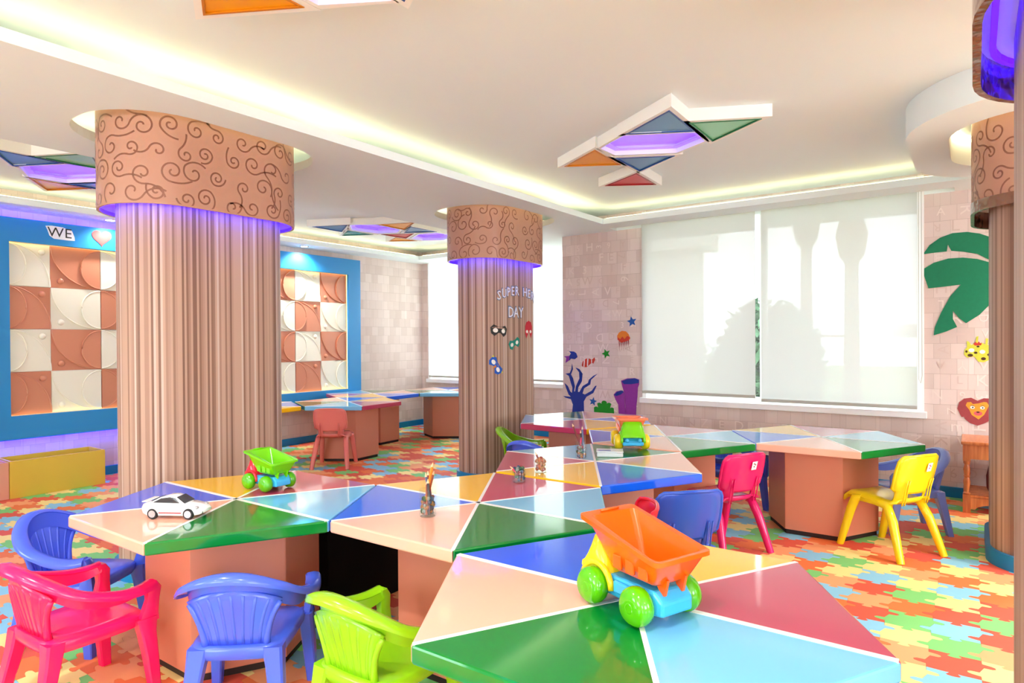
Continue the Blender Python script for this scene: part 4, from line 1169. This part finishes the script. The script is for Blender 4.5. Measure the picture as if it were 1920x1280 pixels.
# ------------------------------------------------------------------ decals on the window wall
WX = XB - 0.0015
wallf = lambda th: (lambda u, v, w: (WX - w, u, v))
def decal(name, poly, m, label, cat, parent=None, z0=0.0, z1=0.003, pname=None):
    b = MB().prism(poly, z0, z1, 0, lambda u, v, w: (WX - w, u, v))
    return b
def col_mat(n, c): return noise_bump(mat('decal_' + n, c, 0.6), 35, 0.02, 0.0005, 4, 0.22)
D_NAVY = col_mat('navy', (22, 52, 150)); D_PUR = col_mat('purple', (150, 52, 160)); D_GRN = col_mat('green', (10, 150, 30)); D_LEAF = col_mat('leaf', (0, 128, 88))
D_RED = col_mat('red', (206, 60, 40)); D_ORG = col_mat('orange', (232, 130, 40)); D_YEL = col_mat('yellow', (222, 222, 70)); D_MANE = col_mat('mane', (166, 66, 70)); D_LION = col_mat('lion', (238, 166, 50)); D_WHITE = mat('decal_white', (244, 240, 232), 0.6); D_BRN = mat('decal_brown', (74, 44, 20), 0.6); D_STAR = col_mat('blue', (30, 90, 170)); D_PINK = mat('decal_pink', (210, 90, 100), 0.6)
coral = [(3.725, 0.479), (3.554, 0.495), (3.557, 0.602), (3.523, 0.656), (3.435, 0.703), (3.392, 0.786), (3.411, 0.782), (3.454, 0.728), (3.543, 0.681), (3.572, 0.692), (3.552, 0.75), (3.473, 0.797), (3.463, 0.849), (3.379, 0.92), (3.434, 0.893), (3.488, 0.851), (3.502, 0.813), (3.568, 0.776), (3.612, 0.708), (3.632, 0.707), (3.628, 0.756), (3.581, 0.827), (3.571, 0.915), (3.611, 0.966), (3.661, 0.982), (3.615, 0.931), (3.611, 0.861), (3.656, 0.772), (3.668, 0.711), (3.683, 0.71), (3.672, 0.772), (3.696, 0.859), (3.722, 0.902), (3.695, 0.964), (3.707, 1.025), (3.715, 0.964), (3.736, 0.919), (3.794, 0.909), (3.749, 0.884), (3.723, 0.805), (3.703, 0.753), (3.709, 0.691), (3.733, 0.708), (3.764, 0.768), (3.807, 0.802), (3.79, 0.75), (3.754, 0.672), (3.724, 0.647), (3.826, 0.651), (3.795, 0.634), (3.724, 0.62), (3.698, 0.56)]
coral = [(3.72, 0.36), (3.56, 0.36)] + coral[1:]
tag(decal('x', coral, None, '', '').build('coral_decal', D_NAVY), 'dark blue branching coral sticker on the wall', 'wall sticker', 'sea stickers')
sp = empty('sponge_decal', (WX, 3.0, 0.5)); tag(sp, 'purple tube sponge sticker with blue openings beside the window', 'wall sticker', 'sea stickers')
def child_decal(root, nm, poly, m, z0, z1):
    o = MB().prism(poly, z0, z1, 0, lambda u, v, w: (WX - w, u, v)).xf(Matrix.Translation(-Vector(root.location))).build(nm, m, root)
    return o
child_decal(sp, 'small_tube', [(3.118, 0.36), (3.129, 0.591), (3.16, 0.64), (3.184, 0.697), (3.15, 0.733), (3.095, 0.747), (3.062, 0.736), (3.055, 0.662), (3.05, 0.595), (3.023, 0.36)], D_PUR, 0, 0.003)
child_decal(sp, 'large_tube', [(3.026, 0.36), (3.049, 0.629), (3.058, 0.728), (3.08, 0.794), (3.094, 0.852), (3.021, 0.879), (2.931, 0.885), (2.881, 0.87), (2.882, 0.818), (2.896, 0.784), (2.902, 0.686), (2.915, 0.586), (2.924, 0.36)], D_PUR, 0.0005, 0.0038)
child_decal(sp, 'opening', [(3.085, 0.844), (3.021, 0.871), (2.931, 0.882), (2.885, 0.867), (2.885, 0.834), (2.967, 0.818), (3.058, 0.815)], D_NAVY, 0.0038, 0.0045)
child_decal(sp, 'opening', [(3.178, 0.693), (3.141, 0.728), (3.076, 0.747), (3.065, 0.728), (3.095, 0.702), (3.15, 0.682)], D_NAVY, 0.0038, 0.0045)
cl = [(3.426, 0.36), (3.426, 0.489)]
for cy_, cz_, r_ in ((3.40, 0.52, 0.035), (3.36, 0.565, 0.035), (3.30, 0.585, 0.04), (3.24, 0.57, 0.035), (3.205, 0.525, 0.03)):
    cl += [(cy_ + r_ * math.cos(a), cz_ + r_ * math.sin(a)) for a in [R(k) for k in (40, 65, 90, 115, 140)]]
tag(decal('x', cl + [(3.179, 0.504), (3.179, 0.36)], None, '', '').build('seaweed_decal', D_GRN), 'bright green rounded seaweed sticker behind the far table', 'wall sticker', 'sea stickers')
def star(cy_, cz_, r, m, label, rot):
    pts = []
    for k in range(10):
        a = R(rot + 36 * k); q = r if k % 2 == 0 else r * 0.45
        pts.append((cy_ + q * math.cos(a), cz_ + q * math.sin(a)))
    tag(MB().prism(pts, 0, 0.003, 0, lambda u, v, w: (WX - w, u, v)).build('starfish_decal', m), label, 'wall sticker', 'sea stickers')
star(2.964, 1.489, 0.058, D_STAR, 'blue starfish sticker above the jellyfish', 80)
star(3.273, 1.143, 0.055, D_GRN, 'green starfish sticker left of the jellyfish', 70)
star(3.439, 0.608, 0.05, D_STAR, 'blue starfish sticker beside the coral trunk', 100)
bf = empty('fish_decal', (WX, 3.7, 1.1)); tag(bf, 'dark blue fish sticker at the left wall edge', 'wall sticker', 'sea stickers')
child_decal(bf, 'body', [(3.634, 1.102), (3.65, 1.144), (3.68, 1.164), (3.747, 1.168), (3.72, 1.143), (3.741, 1.113), (3.741, 1.06), (3.721, 1.083), (3.67, 1.077)], D_NAVY, 0, 0.003)
child_decal(bf, 'tail', [(3.74, 1.115), (3.813, 1.107), (3.782, 1.09), (3.793, 1.033), (3.741, 1.065)], D_PUR, 0, 0.0028)
cf = empty('fish_decal', (WX, 3.5, 1.04)); tag(cf, 'orange fish sticker with white stripes above the coral', 'wall sticker', 'sea stickers')
child_decal(cf, 'body', [(3.58, 1.01), (3.566, 1.054), (3.521, 1.086), (3.481, 1.086), (3.452, 1.073), (3.417, 1.101), (3.409, 1.073), (3.433, 1.03), (3.452, 1.042), (3.482, 1.017), (3.521, 0.989), (3.567, 0.993)], D_RED, 0, 0.003)
for a in ([(3.552, 1.062), (3.538, 1.072), (3.545, 0.994), (3.556, 0.995)], [(3.508, 1.084), (3.492, 1.084), (3.500, 1.006), (3.512, 0.998)], [(3.458, 1.074), (3.448, 1.074), (3.448, 1.044), (3.458, 1.040)]):
    child_decal(cf, 'stripe', a, D_WHITE, 0.003, 0.0036)
jf = empty('jellyfish_decal', (WX, 3.06, 1.3)); tag(jf, 'orange and red jellyfish sticker beside the window', 'wall sticker', 'sea stickers')
child_decal(jf, 'bell', [(3.132, 1.295), (3.138, 1.337), (3.119, 1.37), (3.082, 1.391), (3.036, 1.386), (3.004, 1.357), (2.983, 1.311), (3.001, 1.291), (3.037, 1.278), (3.092, 1.265)], D_ORG, 0, 0.003)
child_decal(jf, 'bell_skirt', [(3.132, 1.295), (3.134, 1.325), (3.10, 1.30), (3.075, 1.33), (3.05, 1.30), (3.02, 1.335), (2.99, 1.325), (2.983, 1.311), (3.001, 1.288), (3.037, 1.275), (3.092, 1.262)], D_RED, 0.003, 0.0036)
for k in range(6):
    y = 3.115 - k * 0.022
    z = 1.28 + 0.004 * k
    child_decal(jf, 'tentacle', [(y + 0.004, z), (y - 0.004, z), (y - 0.008, z - 0.04), (y - 0.002, z - 0.075), (y - 0.010, z - 0.115 + 0.01 * (k % 2)), (y - 0.003, z - 0.075), (y + 0.001, z - 0.04)][::-1], D_MANE, 0, 0.003)

pl = empty('palm_leaf_decal', (WX, 0.1, 1.7)); tag(pl, 'large dark green palm leaf cut-out on the wall right of the window', 'wall sticker', 'jungle stickers')
child_decal(pl, 'upper_frond', [(0.339, 1.988), (0.292, 2.061), (0.221, 2.114), (0.137, 2.143), (0.041, 2.143), (-0.04, 2.122), (-0.113, 2.085), (-0.30, 1.93), (-0.42, 1.76), (-0.28, 1.84), (-0.113, 1.901), (-0.027, 1.961), (0.068, 1.987), (0.144, 2.0), (0.167, 2.053), (0.176, 1.998), (0.264, 1.995)], D_LEAF, 0, 0.004)
child_decal(pl, 'lower_frond', [(0.30, 1.704), (0.345, 1.86), (0.264, 1.913), (0.165, 1.94), (0.068, 1.94), (-0.027, 1.921), (-0.113, 1.885), (-0.28, 1.80), (-0.42, 1.74), (-0.30, 1.70), (-0.113, 1.565), (-0.04, 1.477), (0.047, 1.412), (0.095, 1.455), (0.134, 1.512), (0.134, 1.448), (0.106, 1.383), (0.179, 1.347), (0.264, 1.317), (0.257, 1.382), (0.214, 1.501), (0.151, 1.634), (0.082, 1.723), (0.193, 1.713)], D_LEAF, 0, 0.0042)
gm = empty('giraffe_mask', (WX, -0.03, 1.18)); tag(gm, 'yellow spotted giraffe paper mask below the palm leaf', 'paper mask', 'animal masks')
child_decal(gm, 'face', [(0.061, 1.161), (0.057, 1.198), (0.041, 1.22), (0.043, 1.27), (0.027, 1.262), (0.014, 1.237), (-0.013, 1.253), (-0.02, 1.303), (-0.033, 1.308), (-0.029, 1.253), (-0.06, 1.253), (-0.077, 1.242), (-0.080, 1.29), (-0.096, 1.287), (-0.091, 1.237), (-0.125, 1.24), (-0.145, 1.20), (-0.135, 1.14), (-0.1, 1.118), (-0.067, 1.1), (-0.033, 1.104), (-0.007, 1.145), (0.041, 1.136)], D_YEL, 0, 0.003)
def blob(root, nm, y, z, a, b, m, z0=0.003, z1=0.0038):
    return child_decal(root, nm, [(y + a * math.cos(k * PI / 7), z + b * math.sin(k * PI / 7)) for k in range(14)], m, z0, z1)
for y, z, a, b in ((0.02, 1.155, 0.018, 0.012), (0.045, 1.185, 0.008, 0.010), (-0.065, 1.128, 0.016, 0.012), (-0.015, 1.175, 0.012, 0.009), (-0.10, 1.16, 0.012, 0.010), (-0.03, 1.225, 0.010, 0.007)):
    blob(gm, 'spot', y, z, a, b, D_BRN)
for y, z in ((0.012, 1.195), (-0.058, 1.183)): blob(gm, 'eye_hole', y, z, 0.019, 0.016, D_WHITE, 0.004, 0.0046)
child_decal(gm, 'fringe', [(0.0, 1.245), (-0.015, 1.262), (-0.025, 1.25), (-0.035, 1.266), (-0.045, 1.25), (-0.055, 1.258), (-0.05, 1.235), (-0.01, 1.232)], D_RED, 0.003, 0.0038)
lm = empty('lion_mask', (WX, -0.03, 0.7)); tag(lm, 'lion paper mask with a maroon mane above the console', 'paper mask', 'animal masks')
child_decal(lm, 'mane', [(0.105, 0.723), (0.093, 0.774), (0.061, 0.806), (0.014, 0.815), (-0.027, 0.793), (-0.067, 0.815), (-0.113, 0.814), (-0.155, 0.78), (-0.17, 0.73), (-0.15, 0.67), (-0.113, 0.645), (-0.073, 0.617), (-0.027, 0.594), (0.021, 0.611), (0.055, 0.642), (0.062, 0.66), (0.078, 0.657)], D_MANE, 0, 0.003)
child_decal(lm, 'face', [(0.05, 0.751), (0.041, 0.777), (0.016, 0.781), (0.003, 0.765), (-0.033, 0.772), (-0.067, 0.785), (-0.087, 0.783), (-0.1, 0.759), (-0.087, 0.725), (-0.069, 0.683), (-0.033, 0.644), (0.011, 0.678), (0.027, 0.719)], D_LION, 0.003, 0.0042)
for y in (0.006, -0.058):
    blob(lm, 'eye', y, 0.738, 0.015, 0.012, D_WHITE, 0.0042, 0.005); blob(lm, 'pupil', y - 0.002, 0.738, 0.006, 0.006, D_BRN, 0.005, 0.0056)
child_decal(lm, 'eyebrow', [(0.022, 0.757), (0.0, 0.748), (-0.008, 0.744), (0.0, 0.754)], D_BRN, 0.0042, 0.005)
child_decal(lm, 'eyebrow', [(-0.074, 0.757), (-0.052, 0.748), (-0.044, 0.744), (-0.052, 0.754)], D_BRN, 0.0042, 0.005)
blob(lm, 'muzzle', -0.03, 0.692, 0.028, 0.018, D_PINK, 0.0042, 0.005); blob(lm, 'nose', -0.03, 0.702, 0.011, 0.006, D_BRN, 0.005, 0.0056)

# ------------------------------------------------------------------ lettering and masks on the middle pillar
PX, PY = PILLARS[1][0], PILLARS[1][1]
def wrap(per, s, z, off):
    p, n, t = per.at(s)
    return (p.x + n.x * off, p.y + n.y * off, z)
M_LET = mat('silver_white_letter', (226, 230, 240), 0.5); M_LETE = mat('letter_grey_edge', (110, 120, 140), 0.5)
sg_ = empty('lettering_sign', (PX, PY, 0)); tag(sg_, 'silver cut-out letters reading SUPER HERO DAY on the middle pillar', 'lettering')
def put_text(txt, s0, z0, size, sp, arch=0.0):
    n = len(txt)
    for k, ch in enumerate(txt):
        if ch == ' ': continue
        f = (k - (n - 1) / 2) / max((n - 1) / 2, 1)
        sc_, zc_ = s0 + (k - (n - 1) / 2) * sp, z0 + arch * (1 - f * f)
        gv, gf = glyph(ch, 0.03)
        for nm, m, k_, off in (('letter_edge', M_LETE, 1.22, 0.001), ('letter', M_LET, 1.0, 0.004)):
            b = MB().add([wrap(sh2, sc_ + p[0] * size * k_ * 0.95, zc_ + p[1] * size * k_ * 1.1, off + (p[2] + 0.03) * 0.05) for p in gv], gf)
            b.build(nm, m, sg_)
put_text('SUPER HERO', 0.03, 1.705, 0.105, 0.067, 0.055)
put_text('DAY', -0.02, 1.555, 0.125, 0.082)
def mask(name, s, z, outline, eyes, m, label, extra=(), rot=0.0, k=1.0):
    o = empty(name, (PX, PY, 0)); tag(o, label, 'paper mask', 'paper eye masks')
    ca, sa = math.cos(rot), math.sin(rot)
    T = lambda u, v: (s + (u * ca - v * sa) * k, z + (u * sa + v * ca) * k)
    f = lambda u, v, w: wrap(sh2, *T(u, v), w)
    eyeloops = [[(ex + er * math.cos(a) * 1.3, ey + er * math.sin(a)) for a in [j * PI / 6 for j in range(12)]] for ex, ey, er in eyes]
    MB().prism_holes(outline, eyeloops, 0.001, 0.004, 0, f).build('mask_shape', m, o)
    for lp in eyeloops: MB().prism(lp, 0.0012, 0.0022, 0, f).build('eye_backing', D_WHITE, o)
    for nm, pts, mm in extra: MB().prism(pts, 0.004, 0.0052, 0, f).build(nm, mm, o)
    return o
domino = [(-0.085, 0.02), (-0.06, 0.045), (-0.02, 0.032), (0.02, 0.032), (0.06, 0.045), (0.085, 0.02), (0.075, -0.025), (0.045, -0.045), (0.012, -0.018), (-0.012, -0.018), (-0.045, -0.045), (-0.075, -0.025)]
M_MBLK = mat('mask_black', (36, 34, 32), 0.6); M_MRED = mat('mask_red', (196, 30, 50), 0.6); M_MGRN = mat('mask_green', (0, 130, 110), 0.6); M_MBLU = mat('mask_blue', (24, 90, 190), 0.6)
mask('eye_mask', -0.265, 1.385, domino, [(-0.04, 0.0, 0.018), (0.04, 0.0, 0.018)], M_MBLK, 'plain black paper mask left below the lettering', (), -0.08, 1.15)
mask('eye_mask', 0.195, 1.40, [(-0.06, 0.03), (-0.04, 0.07), (0, 0.085), (0.04, 0.07), (0.06, 0.03), (0.06, -0.04), (0.04, -0.085), (0.012, -0.03), (-0.012, -0.03), (-0.04, -0.085), (-0.06, -0.04)], [(-0.03, -0.02, 0.016), (0.03, -0.02, 0.016)], M_MRED, 'plain red paper mask at the right edge of the pillar')
mask('eye_mask', -0.045, 1.265, domino, [(-0.04, 0.0, 0.018), (0.04, 0.0, 0.018)], M_MGRN, 'green paper eye mask in the middle of the four masks', (), 0.28, 1.05)
mask('eye_mask', -0.31, 1.065, domino, [(-0.04, 0.0, 0.018), (0.04, 0.0, 0.018)], M_MBLU, 'blue paper eye mask with an orange beak, lowest on the pillar', [('beak', [(-0.012, 0.0), (0.012, 0.0), (0.0, -0.04)], D_ORG), ('tip', [(-0.095, 0.03), (-0.085, 0.012), (-0.072, 0.028)], D_YEL), ('tip', [(0.095, 0.03), (0.085, 0.012), (0.072, 0.028)], D_YEL)], -1.0, 1.05)

# ------------------------------------------------------------------ garden outside
M_LAWN = noise_bump(mat('lawn', (120, 150, 80), 0.9), 3, 0.3, 0.05, 5, 0.3); M_PAVE = mat('pale_paving', (222, 214, 200), 0.8)
gr = MB().b2((XC + 0.4, -20, -0.35), (40, 30, -0.25)).build('ground', M_LAWN); structure(gr)
pv = MB().b2((XB + 0.17, -20, -0.25), (10.5, 30, -0.22)).build('terrace', M_PAVE); structure(pv)
M_PALMT = noise_bump(mat('palm_trunk_bark', (150, 118, 92), 0.9), 9, 0.6, 0.05, 4, 0.3); M_FROND = mat('palm_frond', (96, 132, 66), 0.7); M_LEAFD = mat('dark_tree_leaf', (52, 92, 58), 0.7); M_LEAFL = mat('bush_leaf', (120, 150, 92), 0.7)
def palm(x, y, h, r, label):
    o = empty('palm_tree', (x, y, -0.25)); tag(o, label, 'palm tree', 'palm trees outside')
    prof = []
    for k in range(40):
        z = h * k / 39; prof.append((r * (1.0 - 0.25 * k / 39) * (1.08 if k % 2 else 0.97) * (1.3 if k < 3 else 1), z))
    prof += [(r * 1.5, h + 0.15), (r * 1.9, h + 0.6), (r * 1.3, h + 1.0), (r * 0.3, h + 1.2)]
    MB().lathe(prof, 14).build('trunk', M_PALMT, o, smooth=True)
    rnd = random.Random(int(x * 10)); 
    for k in range(16):
        a = 2 * PI * k / 16 + rnd.uniform(-.1, .1); el = rnd.uniform(0.7, 1.4); L = rnd.uniform(1.8, 2.4)
        b = MB(); pts = []
        for j in range(9):
            t = j / 8
            pts.append(Vector((math.cos(a) * L * t * math.cos(el * (1 - t)), math.sin(a) * L * t * math.cos(el * (1 - t)), h + 1.0 + L * (math.sin(el) * t - 0.45 * t * t))))
        sd = Vector((-math.sin(a), math.cos(a), 0))
        for j in range(8):
            for sgn in (-1, 1):
                for q in (0.0, 0.5):
                    p = pts[j].lerp(pts[j + 1], q); wd = 0.34 * math.sin(PI * (0.12 + 0.8 * (j + q) / 8))
                    dr = (pts[j + 1] - pts[j]).normalized()
                    tip = p + sd * sgn * wd + dr * 0.14 - Vector((0, 0, 0.10))
                    b.add([p, p + dr * 0.05, tip], [(0, 1, 2)])
        b.tube(pts, 0.018, 4)
        b.build('frond', M_FROND, o)
palm(21.6, 4.24, 4.4, 0.2, 'palm trunk outside seen right of the window mullion')
palm(15.7, 2.16, 3.2, 0.17, 'nearer palm trunk outside through the right blind')
def leafy(name, x, y, z, rx, ry, rz, n, m, label, seed, size=0.12):
    o = empty(name, (x, y, -0.25)); tag(o, label, 'tree' if 'tree' in name else 'bush', 'garden shrubs outside')
    rnd = random.Random(seed); b = MB()
    for k in range(n):
        u, v = rnd.uniform(-1, 1), rnd.uniform(0, 2 * PI); q = rnd.uniform(0.55, 1.0)
        s_ = math.sqrt(1 - u * u)
        c = Vector((rx * s_ * math.cos(v) * q, ry * s_ * math.sin(v) * q, z + rz * u * q))
        d1 = Vector((rnd.uniform(-1, 1), rnd.uniform(-1, 1), rnd.uniform(-1, 1))).normalized() * size * rnd.uniform(0.6, 1.3)
        d2 = d1.cross(Vector((rnd.uniform(-1, 1), rnd.uniform(-1, 1), rnd.uniform(-1, 1)))).normalized() * size * 0.35
        b.add([c - d1, c + d2, c + d1, c - d2], [(0, 1, 2, 3)])
    f = b.build('foliage', m, o); f['kind'] = 'stuff'
    MB().tube([(0, 0, 0), (0.05, 0.02, z * 0.5), (0, 0, z)], [0.09, 0.07, 0.04], 8).build('trunk', M_PALMT, o)
leafy('garden_tree', 9.2, 2.30, 1.15, 0.62, 0.72, 0.95, 2600, M_LEAFD, 'dark leafy tree outside behind the window mullion', 5)
leafy('garden_bush', 13.6, -0.3, 0.6, 1.6, 1.2, 0.7, 1500, M_LEAFL, 'low pale bush outside at the right of the window', 6)
leafy('garden_bush', 13.5, 5.6, 0.8, 1.6, 1.6, 0.9, 1500, M_LEAFL, 'pale bush outside the far corner window', 8)
M_STUC = mat('pale_stucco', (226, 222, 210), 0.9)
ot = empty('garden_wall', (9.4, 4.95, -0.25)); tag(ot, 'pale stucco building corner outside the left half of the window', 'building')
MB().b2((0, -1.55, 0), (0.4, -1.15, 4.2)).build('pier', M_STUC, ot); MB().b2((0.1, -1.15, 0), (0.35, 0.6, 4.2)).build('wall', M_STUC, ot)
MB().b2((-0.2, -1.75, 2.9), (0.5, 0.8, 3.15)).build('cornice', M_STUC, ot)
pg = empty('pergola', (11.5, -0.6, -0.25)); tag(pg, 'white pergola beam and post outside the right side of the window', 'pergola')
MB().b2((-0.1, -3.0, 1.55), (0.1, 1.6, 1.75)).build('beam', M_WHITE, pg)
for y in (-2.6, 0.15): MB().b2((-0.09, y - 0.09, 0), (0.09, y + 0.09, 1.55)).build('post', M_WHITE, pg)
sw = empty('garden_swing', (11.0, 1.75, -0.22)); tag(sw, 'thin metal swing frame outside in front of the palms', 'swing')
M_SWING = mat('rusty_red_metal', (150, 90, 84), 0.6)
for y in (-0.35, 0.45):
    MB().tube([(-0.3, y, 0), (0, y * 0.8, 1.55)], 0.02, 8).build('leg', M_SWING, sw); MB().tube([(0.4, y, 0), (0, y * 0.8, 1.55)], 0.02, 8).build('leg', M_SWING, sw)
MB().tube([(0, -0.30, 1.55), (0, 0.38, 1.55)], 0.02, 8).build('top_bar', M_SWING, sw)
MB().b2((-0.12, -0.15, 0.45), (0.12, 0.22, 0.48)).build('seat', M_SWING, sw)
for y in (-0.13, 0.20): MB().tube([(0, y, 0.48), (0, y, 1.55)], 0.006, 5).build('chain', M_SWING, sw)
